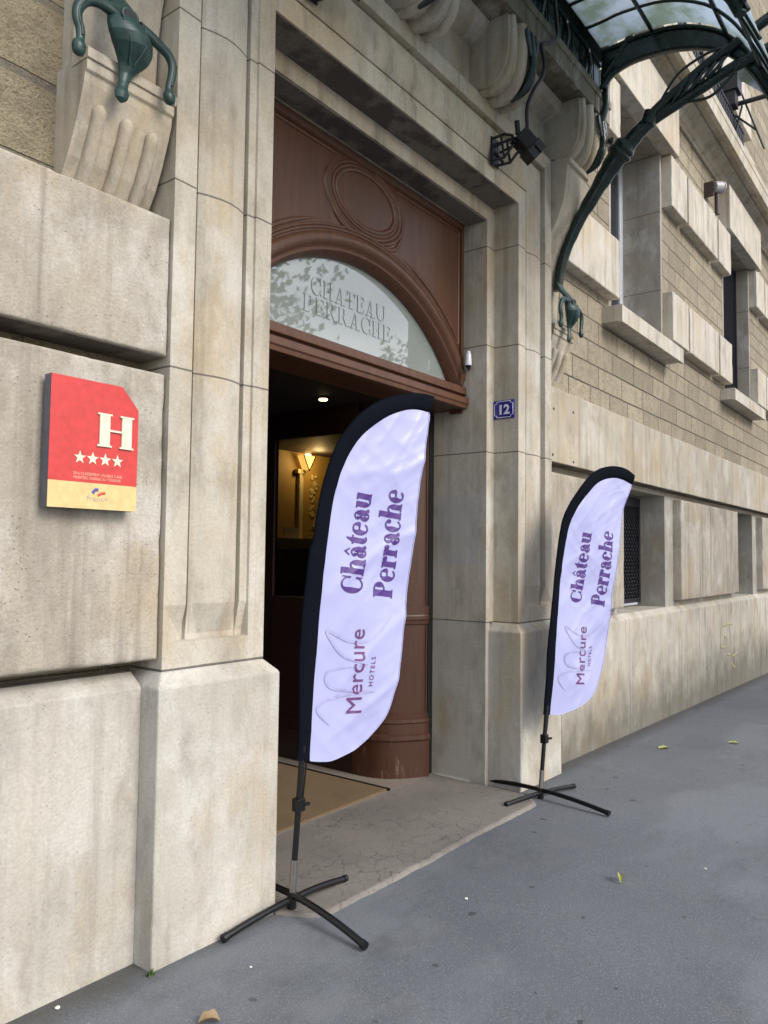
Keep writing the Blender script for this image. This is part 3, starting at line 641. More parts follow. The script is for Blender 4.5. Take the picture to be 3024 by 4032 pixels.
for i, (a, b) in enumerate(UW):
    f = MB(); yf = 3.26
    f.box(a+.005, b-.005, yf, yf+.05, 2.47, 2.53); f.box(a+.005, b-.005, yf, yf+.05, 4.72, 4.79)
    for xx in (a+.005, (a+b)/2-.04, b-.11): f.box(xx, xx+.105, yf, yf+.05, 2.53, 4.72)
    wo = part(f, 'window', 'white_frame', 0.008)
    p_ = MB(); p_.box(a+.02, b-.02, yf+.025, yf+.03, 2.54, 4.71); p_.build('pane', M['upane'], wo)
    s_ = MB(); s_.prismx([(2.615, 2.286), (2.615, 2.45), (2.63, 2.458), (3.26, 2.466), (3.26, 2.3007), (2.815, 2.3007), (2.80, 2.30), (2.655, 2.30), (2.65, 2.286)], a-.24, b+.17); s_.build('sill', M['quoin'], wo)
    if i > 0:
        gr_ = MB()
        gr_.box(b-.06, b-.012, 2.995, 3.045, 2.47, 4.79); gr_.box(a+.012, a+.06, 2.995, 3.045, 2.47, 4.79)
        k = -2.4; hh = 2.32
        while k < b-a:
            for s_2 in (1, -1):
                t0 = max(0, -k); t1 = min(hh, b-a-k)
                if t1 > t0+.05:
                    z0, z1 = (2.47+t0, 2.47+t1) if s_2 > 0 else (4.79-t0, 4.79-t1)
                    gr_.tube([(a+k+t0, 3.02+.006*s_2, z0), (a+k+t1, 3.02+.006*s_2, z1)], 0.006, 4)
            k += 0.075
        gr_.build('grille', M['black_iron'], wo)
for a, b, z0, z1 in [(5.725, 7.355, 2.568, 3.15), (6.4, 7.40, 4.20, 4.78)]+[(x+o, y+o, z0_, z1_) for o in (0, 4.52, 9.04) for x, y in ((9.08, 9.70), (9.77, 11.145), (11.225, 11.885)) for z0_, z1_ in ((2.558, 3.14), (4.175, 4.785))]:
    rough_block('quoin_block', 'quoin', a, b, 2.70, 2.83, z0, z1, a+z0, .06, .006, .03)
for a, b in UW:
    mb = MB(); mb.box(a-.2, b+.26, 2.66, 2.83, 4.81, 5.47); part(mb, 'window_lintel', 'quoin', 0.008)
# string cornice and the storey above
mb = MB(); mb.prismx([(2.82, 5.50), (2.79, 5.50), (2.785, 5.53), (2.755, 5.545), (2.72, 5.60), (2.64, 5.655), (2.60, 5.665), (2.60, 5.70), (2.50, 5.70), (2.50, 5.64), (2.44, 5.63), (2.44, 5.80), (2.43, 5.81), (2.43, 5.90), (3.4, 5.90), (3.4, 5.50)], 6.40, 27); part(mb, 'string_cornice', 'stone', 0.005)
mb = MB(); mb.box(2.06, 27, 2.83, 3.5, 5.905, 11.5); part(mb, 'upper_wall', 'brick')
mb = MB(); mb.box(2.06, 6.39, 2.86, 3.5, 3.935, 5.90); part(mb, 'upper_wall', 'brick')
for x0, x1, z0, z1 in ((9.2, 10.4, 6.3, 6.95), (11.5, 12.2, 5.95, 6.5), (11.6, 13.4, 6.9, 7.7), (12.6, 13.6, 6.1, 6.6)):
    rough_block('quoin_block', 'quoin', x0, x1, 2.70, 2.84, z0, z1, x0, .08)
mb = MB(); mb.box(2.06, 27, 3.0, 3.6, 11.5, 12.2); part(mb, 'parapet', 'quoin')
# yellow spray paint scrawl on the plinth
mb = MB()
for pts in ([(11.36, -.90), (11.2, -.90), (11.08, -.97), (11.06, -1.12), (11.16, -1.19), (11.36, -1.17), (11.37, -1.06), (11.27, -1.05)], [(11.37, -.89), (11.72, -.90)], [(11.57, -.92), (11.60, -1.15), (11.56, -1.31), (11.42, -1.30)], [(11.86, -1.22), (11.85, -1.40), (11.84, -1.53), (11.66, -1.45)], [(11.70, -1.36), (12.03, -1.33)]):
    mb.tube(smoothpath([(x, 2.7142, z) for x, z in pts], 4), 0.014, 6, flat=((0, 1, 0), 0.12))
part(mb, 'graffiti', 'graffiti')

# ------------------------------------------------------------------ timber transom with fanlight
XC = 3.825; ZC = 0.53; yw = 3.08
tp = MB()
def arcpts(r, a0, a1, n=40): return [(XC+r*math.cos(R(a0+(a1-a0)*i/n)), ZC+r*math.sin(R(a0+(a1-a0)*i/n))) for i in range(n+1)]
RG = 1.3625                                      # glass radius
zb = 1.30                                        # top of the transom beam
aG = math.degrees(math.asin((zb-ZC)/RG))
# spandrel board: from the arch up to the soffit
ar = arcpts(1.49, 180-math.degrees(math.asin((zb-ZC)/1.49)), math.degrees(math.asin((zb-ZC)/1.49)))
ar = [(max(2.70, min(4.985, x)), z) for x, z in ar]
top = [(x, 2.562) for x, z in ar]
vv = [(x, yw, z) for x, z in ar]+[(x, yw, z) for x, z in top]; m_ = len(ar)
tp.add(vv, [(i, i+1, m_+i+1, m_+i) for i in range(m_-1)])
tp.box(2.677, 2.70, yw-.01, yw+.1, 1.1, 2.562); tp.box(4.985, 5.008, yw-.01, yw+.1, 1.1, 2.562)
# arch mouldings: (radius, depth) section swept round
sec = [(1.505, 0.002), (1.50, -.02), (1.47, -.032), (1.445, -.028), (1.425, -.008), (1.412, .012), (1.405, .012), (1.40, .0), (1.39, .004), (1.383, .035), (1.372, .045), (1.3625, .075), (1.3625, .11)]
a0 = 180-24; a1 = 24; nst = 64; ring = []
for i in range(nst+1):
    a = R(a0+(a1-a0)*i/nst); ring.append([(XC+r_*math.cos(a), yw+d, ZC+r_*math.sin(a)) for r_, d in sec])
for i in range(nst):
    A, B = ring[i], ring[i+1]; k = len(sec)
    tp.add(A+B, [(j, j+1, k+j+1, k+j) for j in range(k-1)], True)
# carved ridges: outer band beside the arch, and the oval wreath
def ridge(pts, r_): tp.tube(pts, [q*1.5 for q in r_] if isinstance(r_, list) else r_*1.5, 8, flat=((0, 1, 0), 0.75))
def fade(n, r_): return [r_*min(1, 0.15+4*min(i, n-1-i)/n) for i in range(n)]
for rad, s0, s1, r_ in ((1.575, 41, 76, .011), (1.575, 106, 150, .011), (1.545, 30, 150, .007), (1.525, 30, 150, .008)):
    p_ = [(x, yw+.001, z) for x, z in arcpts(rad, s0, s1, 30)]; ridge(p_, fade(31, r_))
OX, OZ = 3.81, 2.305
for ea, eb, s0, s1, r_ in ((.305, .182, 0, 360, .013), (.335, .205, 0, 360, .009), (.365, .228, -150, 170, .010), (.405, .25, 150, 260, .010), (.42, .262, 160, 250, .006), (.405, .25, -80, 25, .010)):
    p_ = [(OX+ea*math.cos(R(s0+(s1-s0)*i/48)), yw+.001, OZ+eb*math.sin(R(s0+(s1-s0)*i/48))) for i in range(49)]
    ridge(p_, r_ if s1-s0 == 360 else fade(49, r_))
# little curls that tie the oval to the arch
ridge(smoothpath([(3.95, yw, 2.075), (4.03, yw, 2.06), (4.12, yw, 2.09), (4.18, yw, 2.16), (4.215, yw, 2.26)], 6), fade(25, .011))
ridge(smoothpath([(3.70, yw, 2.075), (3.62, yw, 2.065), (3.53, yw, 2.10), (3.46, yw, 2.17)], 6), fade(19, .011))
# frame along soffit and jambs
for pts in ([(2.70, 2.50), (3.50, 2.50)], [(4.12, 2.50), (4.945, 2.50)], [(4.945, 2.50), (4.945, 1.62)], [(2.735, 2.5), (2.735, 1.62)]): ridge([(x, yw, z) for x, z in pts], .009)
tp.prismx([(yw, 2.515), (yw-.02, 2.525), (yw-.028, 2.562), (yw+.05, 2.562), (yw+.05, 2.515)], 2.70, 4.985)
tp.box(4.958, 4.984, yw-.022, yw+.05, 1.31, 2.514)
part(tp, 'transom_panel', 'wood')
tb = MB(); tb.prismx([(yw+.06, 1.305), (yw-.035, 1.295), (yw-.04, 1.245), (yw-.05, 1.235), (yw-.02, 1.228), (yw-.02, 1.214), (yw-.055, 1.208), (yw-.06, 1.165), (yw-.05, 1.155), (yw-.045, 1.13), (yw-.02, 1.125), (yw+.26, 1.125), (yw+.26, 1.305)], 2.677, 5.008)
part(tb, 'transom_beam', 'wood', 0.002)
fan = MB(); gp = arcpts(RG+.012, 180-aG+.3, aG-.3, 48); yg = 3.17
fan.add([(x, yg, z) for x, z in gp], [tuple(range(len(gp)))]); fo = part(fan, 'fanlight', 'fan')
def on_glass(x0, x1, z, h):
    def mk(total):
        kx = (x1-x0)/total
        return lambda x, y, l: (x0+x*kx, yg-.002-l, z+y*h)
    return mk
ks = yg/3.13
for body, x0, x1, z, h in (('CHATEAU', 3.35, 4.09, 1.582, .108), ('PERRACHE', 3.285, 4.155, 1.46, .105)):
    x0, x1, z = x0*ks, x1*ks, z*ks
    it, tot = flat_text(body, 0.022, 0.12); letter_mesh('lettering', it, M['etch'], fo, on_glass(x0, x1, z, h)(tot-.12))
    it, tot = flat_text(body, -0.004, 0.12); letter_mesh('lettering', it, M['fan'], fo, on_glass(x0, x1, z, h)(tot-.12), 0.0016)

# ------------------------------------------------------------------ vestibule behind the opening
zf = -1.657; zc = 1.20
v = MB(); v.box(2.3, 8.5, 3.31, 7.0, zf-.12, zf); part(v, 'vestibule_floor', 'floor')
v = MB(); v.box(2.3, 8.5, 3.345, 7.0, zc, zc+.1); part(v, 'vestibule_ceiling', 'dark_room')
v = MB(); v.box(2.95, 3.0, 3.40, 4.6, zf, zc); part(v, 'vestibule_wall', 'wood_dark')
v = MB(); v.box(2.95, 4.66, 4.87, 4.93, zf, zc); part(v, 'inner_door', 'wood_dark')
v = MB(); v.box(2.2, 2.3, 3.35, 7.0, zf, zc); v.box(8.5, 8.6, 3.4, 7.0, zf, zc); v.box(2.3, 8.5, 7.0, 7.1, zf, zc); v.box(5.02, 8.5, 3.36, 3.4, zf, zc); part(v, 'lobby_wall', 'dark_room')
for a, b in ((4.945, 5.009), (2.677, 2.74)):
    v = MB(); v.box(a, b, 3.335, 3.42, zf, 1.12); part(v, 'door_frame', 'black')
base = [(4.935, 3.335), (4.885, 3.35), (4.80, 3.405), (4.715, 3.475), (4.655, 3.57), (4.63, 3.68), (4.625, 3.79)]
bp = smoothpath([(x, y, 0) for x, y in base], 5)
lev = [(zf, .03), (-1.39, .03), (-1.375, .042), (-1.345, .040), (-1.335, .024), (-1.26, .022), (-1.25, .030), (-1.225, .028), (-1.215, .010), (-1.19, .010), (-1.185, .0), (-.52, .0), (-.515, .012), (-.49, .014), (-.48, .02), (-.455, .02), (-.445, .014), (-.38, .014), (-.375, .0), (1.12, .0)]
def curved(mirror):
    cp = MB(); rg = []
    for z, off in lev:
        row = []
        for i, p in enumerate(bp):
            t = (bp[min(i+1, len(bp)-1)]-bp[max(i-1, 0)]).normalized(); nn = Vector((t.y, -t.x, 0))
            if nn.y > 0 and nn.x > 0: nn = -nn
            nn = Vector((-abs(nn.x), -abs(nn.y), 0)); q = p+nn*off
            row.append(((2*3.84-q.x) if mirror else q.x, q.y, z))
        rg.append(row)
    k = len(bp)
    for A, B in zip(rg, rg[1:]): cp.add(A+B, [(j, j+1, k+j+1, k+j) for j in range(k-1)], True)
    for z0, z1 in ((-1.17, -.54), (-.36, 1.1)):      # flat vertical beads of the panel frame
        for fr in (0.06, 0.93):
            p = lerpl(bp, fr); cp.tube([((2*3.84-p.x) if mirror else p.x, p.y-.001, z0), ((2*3.84-p.x) if mirror else p.x, p.y-.001, z1)], .009, 6)
    return part(cp, 'curved_door_panel', 'wood_door')
curved(False); curved(True)
v = MB(); v.box(4.925, 4.945, 3.332, 3.36, zf, -1.30); part(v, 'door_stile', 'wood_door')
# glazed side screen of the vestibule
v = MB(); y0, y1 = 3.79, 4.87; xs0, xs1 = 4.62, 4.665
v.box(xs0, xs1, y0, y1, zf, -.345); v.box(xs0, xs1, y0, y1, .975, zc); v.box(xs0, xs1, y0, 3.86, -.345, .975); v.box(xs0, xs1, 4.70, y1, -.345, .975)
v.box(xs0-.012, xs0, 3.95, 4.70, -1.29, -.52); v.box(xs0-.02, xs0, y0, y1, zf, -1.42)
so = part(v, 'glazed_screen', 'wood_dark', 0.004)
p_ = MB(); p_.add([(4.643, 3.86, -.345), (4.643, 4.70, -.345), (4.643, 4.70, .975), (4.643, 3.86, .975)], [(3, 2, 1, 0)]); p_.build('pane', M['pane'], so)
v = MB(); v.box(5.6, 7.45, 6.25, 6.3, zf, zc); part(v, 'yellow_wall', 'yellowwall')
v = MB(); v.box(6.50, 6.56, 6.20, 6.249, -.3, .95); v.box(6.46, 6.60, 6.19, 6.249, .95, 1.0); part(v, 'pilaster_strip', 'palewood')
mt = MB(); mt.box(3.27, 4.43, 3.33, 4.42, zf+.001, zf+.012); o = mt.build('door_mat', M['coir']); tag(o, 'brown coir mat sunk in the hotel entrance floor', 'door mat')
v = MB(); v.box(3.25, 3.268, 3.31, 4.44, zf, zf+.016); v.box(4.432, 4.45, 3.31, 4.44, zf, zf+.016); v.box(3.25, 4.45, 4.422, 4.44, zf, zf+.0155); v.build('edging', M['plastic'], o)
# threshold stone
def tz(x): return gz(x)+.014
v = MB()
def thr(u_, v_):
    x = 2.60+u_*2.40; yf_ = 2.372+0.005*math.sin(5*x)+0.007*noise.noise((x*6, 1, 2))+0.006*noise.noise((x*22, 4, 2))
    e = min(x-2.60, 5.0-x); yf_ += 0.20*max(0, 1-e/.16)**2
    y = yf_+(3.32-yf_)*v_; z = tz(x)
    if v_ < 0.001: z = gz(x)-.01
    if y > 3.1: z = z+(zf-.001-z)*(y-3.1)/.22
    return (x, y, z)
v.grid(lambda a, b: thr(a, 0 if b == 0 else (b-1/40)/(1-1/40)), 80, 40, True); part(v, 'threshold', 'thresh')

# lit things inside
d = empty('downlight', (4.33, 3.90, zc), 'small lit recessed ceiling spotlight in the dark entrance ceiling', 'ceiling light')
bpy.context.view_layer.update()
v = MB(); v.tube([(4.33, 3.90, zc-.002), (4.33, 3.90, zc-.012)], .052, 20); v.build('trim_ring', M['polem'], d)
v = MB(); v.tube([(4.33, 3.90, zc-.013), (4.33, 3.90, zc-.020)], .032, 16); v.build('lamp_face', M['bulb'], d)
s = empty('wall_sconce', (6.60, 6.2, 1.05), 'V shaped wall lamp glowing on the yellow lobby wall', 'wall lamp')
bpy.context.view_layer.update()
v = MB(); v.prismy([(6.49, 1.16), (6.58, .99), (6.68, 1.16)], 6.13, 6.235); v.build('shade', M['shade'], s)
v = MB(); v.tube([(6.485, 6.125, 1.165), (6.58, 6.125, .985), (6.685, 6.125, 1.165)], .009, 6); v.build('frame', M['polem'], s)
v = MB(); v.tube([(6.61, 6.18, 1.163), (6.61, 6.18, 1.185)], .035, 10); v.build('bulb', M['bulb'], s)
ld = bpy.data.lights.new('sconce_glow', 'POINT'); ld.energy = 3.5; ld.color = (1.0, 0.66, 0.26); ld.shadow_soft_size = .05
lo = bpy.data.objects.new('sconce_glow', ld); col.objects.link(lo); lo.location = (6.6, 6.0, 1.1)
dk = empty('reception_desk', (6.3, 5.9, zf), 'pale topped reception desk seen through the entrance glass, a reflected sign painted on its grey front', 'desk')
bpy.context.view_layer.update()
v = MB(); v.box(5.7, 7.2, 6.02, 6.20, .07, .185); v.build('desk_top', M['palewood'], dk)
v = MB(); v.box(5.72, 7.18, 6.05, 6.18, -.28, .069); v.build('front_panel', M['greyboard'], dk)
v = MB(); v.box(5.74, 7.16, 6.07, 6.17, zf, -.281); v.build('base', M['wood_dark'], dk)
def mir(x1, z, sz):
    return lambda x, y, l: (x1-x*sz, 6.048-l, z+y*sz)
it, tw = font_text('BIENVENUE WELCOME'); letter_mesh('lettering', it, M['dimink'], dk, mir(6.98, -.06, .85/tw))  # mirrored words: a sign's reflection in the glass, painted on the desk
it, tw = font_text('Mercure'); letter_mesh('lettering', it, M['dimink'], dk, mir(6.72, -.19, .36/tw))
v = MB(); v.box(6.14, 6.40, 6.10, 6.112, .187, .31); o = v.build('framed_notice', M['white_frame']); tag(o, 'white framed notice standing on the reception desk', 'notice')
v = MB(); v.box(6.165, 6.375, 6.096, 6.099, .205, .285); v.build('paper', M['paper'], o)
v = MB()
random.seed(3)
for k in range(60):
    x, z = random.uniform(6.73, 6.83), random.uniform(-.1, .95); v.box(x-.012, x+.012, 6.236, 6.248-random.random()*.008, z-.014, z+.014)
o = v.build('reflection_strip', plain('gold_reflection_flecks', (0.85, 0.70, 0.35), 0.25)); tag(o, 'narrow strip of gold flecks painting a glittering tree reflection on the lobby wall', 'painted reflection')  # gold flecks painted in place of a sparkling tree reflection

# ------------------------------------------------------------------ glass canopy on its iron arms
can = empty('entrance_canopy', (3.84, 2.5, 3.95), 'dark green iron and glass canopy on curved arms over the hotel doorway', 'canopy')
bpy.context.view_layer.update()
alow = [(2.349, 3.921), (2.262, 4.008), (2.072, 4.051), (1.772, 4.02), (1.489, 3.916), (1.311, 3.779), (1.183, 3.612), (1.093, 3.425), (.98, 3.15)]
aup = [(2.34, 4.20), (2.19, 4.20), (2.03, 4.205), (1.72, 4.155), (1.443, 4.011), (1.267, 3.82), (1.16, 3.645), (1.08, 3.49), (.95, 3.18)]
lowp = smoothpath([(0, y, z) for y, z in alow], 4); upp = smoothpath([(0, y, z) for y, z in aup], 4)
RX = [1.66, 3.05, 4.63, 6.02]
for xr in RX:
    mb = MB(); k = len(lowp)
    vv = []
    for x in (xr-.035, xr+.035): vv += [(x, p.y, p.z) for p in lowp]+[(x, p.y, p.z) for p in upp]
    fs = []
    for i in range(k-1):
        fs += [(i, i+1, k+i+1, k+i), (2*k+i, 3*k+i, 3*k+i+1, 2*k+i+1), (i, 2*k+i, 2*k+i+1, i+1), (k+i, k+i+1, 3*k+i+1, 3*k+i)]
    mb.add(vv, fs)
    for off in (-.05, .05):
        mb.tube([(xr+off*.9, p.y, p.z+.01) for p in upp], .017, 6)
    mb.tube([(xr, p.y, p.z) for p in lowp], .036, 6, flat=((0, 0, 1), .3))
    mb.build('arched_rib', M['iron'], can)
for a, b in zip(RX, RX[1:]):
    nb = 4
    for k in range(nb):
        x0 = a+.05+(b-a-.1)*k/nb; x1 = a+.05+(b-a-.1)*(k+1)/nb
        mb = MB(); m_ = len(upp)
        mb.add([(x, p.y, p.z+.035) for x in (x0+.006, x1-.006) for p in upp]+[(x, p.y, p.z+.041) for x in (x0+.006, x1-.006) for p in upp], [(i, i+1, m_+i+1, m_+i) for i in range(m_-1)]+[(2*m_+i, 3*m_+i, 3*m_+i+1, 2*m_+i+1) for i in range(m_-1)], True)
        mb.build('glass_panel', M['roofglass'], can)
        if k:
            mb = MB(); mb.tube([(x0, p.y, p.z+.02) for p in upp], .013, 6); mb.build('glazing_bar', M['iron'], can)
mb = MB()
for f_ in (0.3, 0.55, 0.8):
    p = lerpl(upp, f_); mb.tube([(1.62, p.y, p.z+.01), (6.06, p.y, p.z+.01)], .016, 6)
mb.build('purlin', M['iron'], can)
# gusset glass at the outer end of the right side
mb = MB(); gpts = [(1.33, 3.78), (1.30, 3.62), (1.09, 3.405), (.9, 3.16), (.98, 3.15), (1.093, 3.425), (1.183, 3.612)]
mb.add([(x, y, z) for x in (6.06, 6.066) for y, z in gpts], [tuple(range(7)), tuple(range(13, 6, -1))]); mb.build('side_glass', M['roofglass'], can)
# iron frieze standing on the cornice slab
mb = MB(); mb.box(1.45, 6.2, 2.44, 2.50, 3.932, 4.26)
mb.box(1.45, 6.2, 2.425, 2.515, 3.932, 3.965); mb.box(1.45, 6.2, 2.42, 2.52, 4.225, 4.275)
x = 1.5
while x < 6.2:
    mb.tube([(x, 2.425, 3.97), (x+.02, 2.41, 4.1), (x, 2.425, 4.23)], .018, 6)
    for dx in (.10, .14, .30, .34): mb.box(x+dx, x+dx+.012, 2.43, 2.439, 3.99, 4.21)
    x += .44
mb.box(1.45, 6.2, 2.30, 2.85, 4.277, 4.36)
mb.build('iron_frieze', M['iron'], can)
# curved stems in front of the scroll consoles, with paired leaves
for xs_, ztop in ((1.78, 4.2), (2.74, 3.7), (3.62, 3.7), (4.78, 3.70), (6.08, 4.2)):
    mb = MB()
    path = [(xs_, 2.385, 3.70), (xs_+.005, 2.372, 3.55), (xs_+.01, 2.385, 3.42), (xs_, 2.44, 3.31), (xs_-.04, 2.52, 3.24)]
    mb.tube(smoothpath(path, 5), [.022]*6+[.03]*4+[.036]*5+[.03, .026, .022, .018, .014, .01], 9)
    for s_ in (-1, 1):
        mb.tube(smoothpath([(xs_+.01*s_, 2.375, 3.52), (xs_+.055*s_, 2.37, 3.58), (xs_+.075*s_, 2.375, 3.66), (xs_+.05*s_, 2.38, 3.72)], 4), [.008]+[.024]*4+[.03]*5+[.02, .012, .006], 8, flat=((0, 1, 0), .5))
    if ztop > 4:
        mb.tube(smoothpath([(xs_, 2.385, 3.68), (xs_, 2.345, 3.8), (xs_, 2.34, 3.97), (xs_, 2.30, 4.09), (xs_, 2.22, 4.165), (xs_, 1.95, 4.20), (xs_, 1.74, 4.205)], 5), .03, 9)
        mb.tube(smoothpath([(xs_-.08, 2.33, 4.0), (xs_-.09, 2.22, 4.12), (xs_-.1, 2.02, 4.33), (xs_-.1, 1.8, 4.40)], 5), .022, 8)
        mb.add([], [])
    mb.build('scroll_stem', M['iron'], can)
v = MB(); v.tube([(6.10, 2.33, 3.50), (6.12, 2.315, 3.50)], [.02, .034], 10); v.build('boss', M['iron'], can)
# bracket arms with their cast feet
def arm(xa, dz, dy):
    mb = MB()
    ax = [(2.745, 2.22), (2.74, 2.30), (2.687, 2.516), (2.575, 2.75), (2.42, 2.974), (2.281, 3.16), (2.20, 3.255)]
    mb.tube(smoothpath([(xa, y+dy, z+dz) for y, z in ax], 5), [.042]*8+[.046]*5+[.052]*5+[.062]*4+[.072]*3+[.084]*3+[.094]*3, 12, flat=((1, 0, 0), .8))
    mb.tube(smoothpath([(xa, y+dy, z+dz) for y, z in [(2.23, 3.22), (2.19, 3.265), (2.14, 3.30), (2.10, 3.325)]], 4), [.094, .106, .112, .108, .095, .098, .104, .096, .082, .074, .068, .064, .060], 12, flat=((1, 0, 0), .8))
    mb.tube(smoothpath([(xa, y+dy, z+dz) for y, z in [(2.12, 3.315), (2.004, 3.42), (1.90, 3.507), (1.688, 3.635), (1.527, 3.725), (1.30, 3.82), (1.08, 3.92), (.6, 4.10)]], 5), [.062]*4+[.053]*4+[.046]*6+[.040]*22, 10)
    mb.tube(smoothpath([(xa, y+dy, z+dz) for y, z in [(2.16, 3.27), (2.05, 3.36), (1.93, 3.435), (1.728, 3.505), (1.548, 3.565), (1.32, 3.64), (1.095, 3.685), (.6, 3.80)]], 5), [.056]*5+[.048]*5+[.042]*26, 10)
    mb.tube([(xa-.02, 1.975+dy, 3.40+dz), (xa-.02, 1.94+dy, 3.49+dz)], .062, 10)
    # tendrils wound between the two bars
    for k in range(5):
        o_ = k*.07; mb.tube(smoothpath([(xa-.045, 1.78-o_+dy, 3.49+.028*k+dz), (xa-.06, 1.72-o_+dy, 3.56+.02*k+dz), (xa-.03, 1.66-o_+dy, 3.66+.015*k+dz), (xa+.04, 1.70-o_+dy, 3.70+.01*k+dz), (xa+.05, 1.76-o_+dy, 3.62+dz)], 4), .012, 6)
    mb.tube(smoothpath([(xa-.03, 1.86+dy, 3.56+dz), (xa-.05, 1.72+dy, 3.71+dz), (xa-.04, 1.52+dy, 3.79+dz), (xa-.02, 1.40+dy, 3.80+dz)], 5), .011, 6)
    mb.tube(smoothpath([(xa-.03, 1.66+dy, 3.47+dz), (xa-.05, 1.5+dy, 3.44+dz), (xa-.04, 1.38+dy, 3.52+dz), (xa-.02, 1.27+dy, 3.66+dz)], 5), .013, 6)
    ao = mb.build('bracket_arm', M['iron'], can)
    # cast foot: pear shaped mask with an eye and three trailing claws
    ft = MB(); yb = 2.64+dy+.02; zo = 2.06+dz
    def L(x, z, y=0): return (xa+x, yb+y, zo+z)
    body = [(0, .235, .088, .042), (0, .165, .06, .044), (-.002, .10, .01, .050), (-.006, .06, -.01, .060), (-.008, .025, -.02, .076), (.0, -.01, -.03, .092), (.014, -.04, -.032, .100), (.025, -.075, -.028, .093), (.03, -.11, -.02, .074), (.024, -.145, -.012, .050), (.012, -.18, -.008, .031), (.003, -.215, -.01, .023), (-.003, -.24, -.012, .024), (-.006, -.265, -.014, .033), (-.008, -.288, -.014, .027), (-.01, -.305, -.014, .005)]
    rows = []; nn_ = 14
    rr_ = smoothpath([(q[0], q[1], q[2]) for q in body], 3); hw_ = [lerpl([q[3] for q in body], i/(len(rr_)-1)) for i in range(len(rr_))]
    for q, h_ in zip(rr_, hw_):
        row = []
        for k in range(nn_):
            a_ = 2*math.pi*k/nn_; ca, sa = math.cos(a_), math.sin(a_)
            dpt = h_*.62*(abs(sa)**1.5)*(1 if sa > 0 else -.8)          # keeled front, flatter back
            row.append(L(q.x+h_*ca, q.y+.10*h_*ca, q.z-dpt))
        rows.append(row)
    for A_, B_ in zip(rows, rows[1:]): ft.add(A_+B_, [(k, (k+1) % nn_, nn_+(k+1) % nn_, nn_+k) for k in range(nn_)], True)
    def claw(P_, r0_):
        sp = smoothpath([L(x, z, -.03) for x, z in P_], 4); m1 = len(sp)-1; rd = []
        for i in range(m1+1):
            t = i/m1; rr2 = r0_*(1.25-.55*t)
            if t > .80: rr2 = r0_*(.7+.65*math.sin(math.pi*min(1, (t-.80)/.2)**.8))*(1 if t < .985 else .3)
            rd.append(rr2)
        ft.tube(sp, rd, 10, flat=((0, 1, 0), .75))
        ft.tube([p+Vector((0, -.014, 0)) for p in sp[:int(m1*.8)]], .005, 5)
    claw([(-.03, .02), (-.089, .030), (-.137, .027), (-.185, .0), (-.212, -.048), (-.212, -.088), (-.2, -.12), (-.198, -.155), (-.203, -.19), (-.204, -.225)], .021)
    claw([(.05, .03), (.10, .022), (.152, .008), (.194, -.008), (.216, -.045), (.212, -.10), (.203, -.142), (.204, -.18), (.212, -.215)], .021)
    for s_ in (-1, 1): ft.tube(smoothpath([L(.0+.052*s_, .02, -.066), L(.018+.034*s_, -.07, -.078), L(.014+.010*s_, -.15, -.042)], 5), .0045, 6)
    fo_ = ft.build('cast_foot', M['patina'], ao)
    ey = MB(); ey.tube([L(-.012, .028, -.058), L(-.012, .028, -.068)], .030, 14, flat=((0, 0, 1), .6)); ey.build('eye_hole', M['black'], ao)
    rg_ = MB(); rg_.tube([L(-.012+.034*math.cos(R(q)), .028+.022*math.sin(R(q)), -.062) for q in range(0, 361, 20)], .007, 6); rg_.build('eye_rim', M['patina'], ao)
arm(5.97, 0.04, -0.02)
arm(1.70, 0.015, -0.03)

# ------------------------------------------------------------------ fixtures on the facade
def spotlight(x, y, z, label):
    o = empty('floodlight', (x, y, z), label, 'floodlight', 'floodlights on the lintel')
    bpy.context.view_layer.update()
    p = Vector((x, y, z))
    def B(name, mb, m): return mb.build(name, M[m], o)
    b = MB(); b.box(x-.12, x-.02, 2.64, 2.652, z-.13, z+.07)
    for xx in (x-.118, x-.03):
        b.tube([(xx, 2.64, z+.05), (xx+.03, 2.56, z+.07), (xx+.05, 2.50, z+.05)], .011, 6); b.tube([(xx, 2.64, z-.11), (xx+.03, 2.56, z-.10), (xx+.05, 2.50, z-.02)], .011, 6)
        b.tube([(xx, 2.63, z-.02), (xx+.045, 2.52, z+.03)], .010, 6); b.tube([(xx+.02, 2.58, z+.06), (xx+.03, 2.56, z-.10)], .009, 6)
    b.tube([(x-.118, 2.62, z-.06), (x-.03, 2.60, z-.10)], .012, 6); b.tube([(x-.06, 2.51, z+.04), (x+.03, 2.51, z+.04)], .014, 6); B('bracket', b, 'plastic')
    # tilted body aimed down and to the right
    h = MB(); ax = Vector((.62, -.42, -.66)).normalized(); sx = ax.cross(Vector((0, 0, 1))).normalized(); sy = sx.cross(ax)
    def obox(c, a, b_, l): 
        vs = [c+sx*i*a+sy*j*b_+ax*k*l for i in (-1, 1) for j in (-1, 1) for k in (-1, 1)]
        h.add(vs, [(0, 1, 3, 2), (4, 6, 7, 5), (0, 4, 5, 1), (2, 3, 7, 6), (0, 2, 6, 4), (1, 5, 7, 3)])
    c = p+Vector((.05, -.13, .045)); obox(c, .052, .062, .07); obox(c+ax*.09+sy*.04, .056, .033, .045); obox(c+ax*.09-sy*.04, .056, .033, .045)
    for k in range(7): obox(c+sx*(.055)+ax*(-.055+k*.018), .005, .058, .004)
    h.tube([c-ax*.07, c-ax*.07+Vector((-.02, 0, .09))], .02, 8); B('lamp_body', h, 'plastic').modifiers.new('bevel', 'BEVEL').width = .006
    s_ = MB(); s_.tube([c-sx*.053, c-sx*.061], .010, 8); B('pivot_screw', s_, 'steel')
spotlight(4.80, 2.6, 2.93, 'black twin headed floodlight on a slotted bracket at the right end of the lintel')
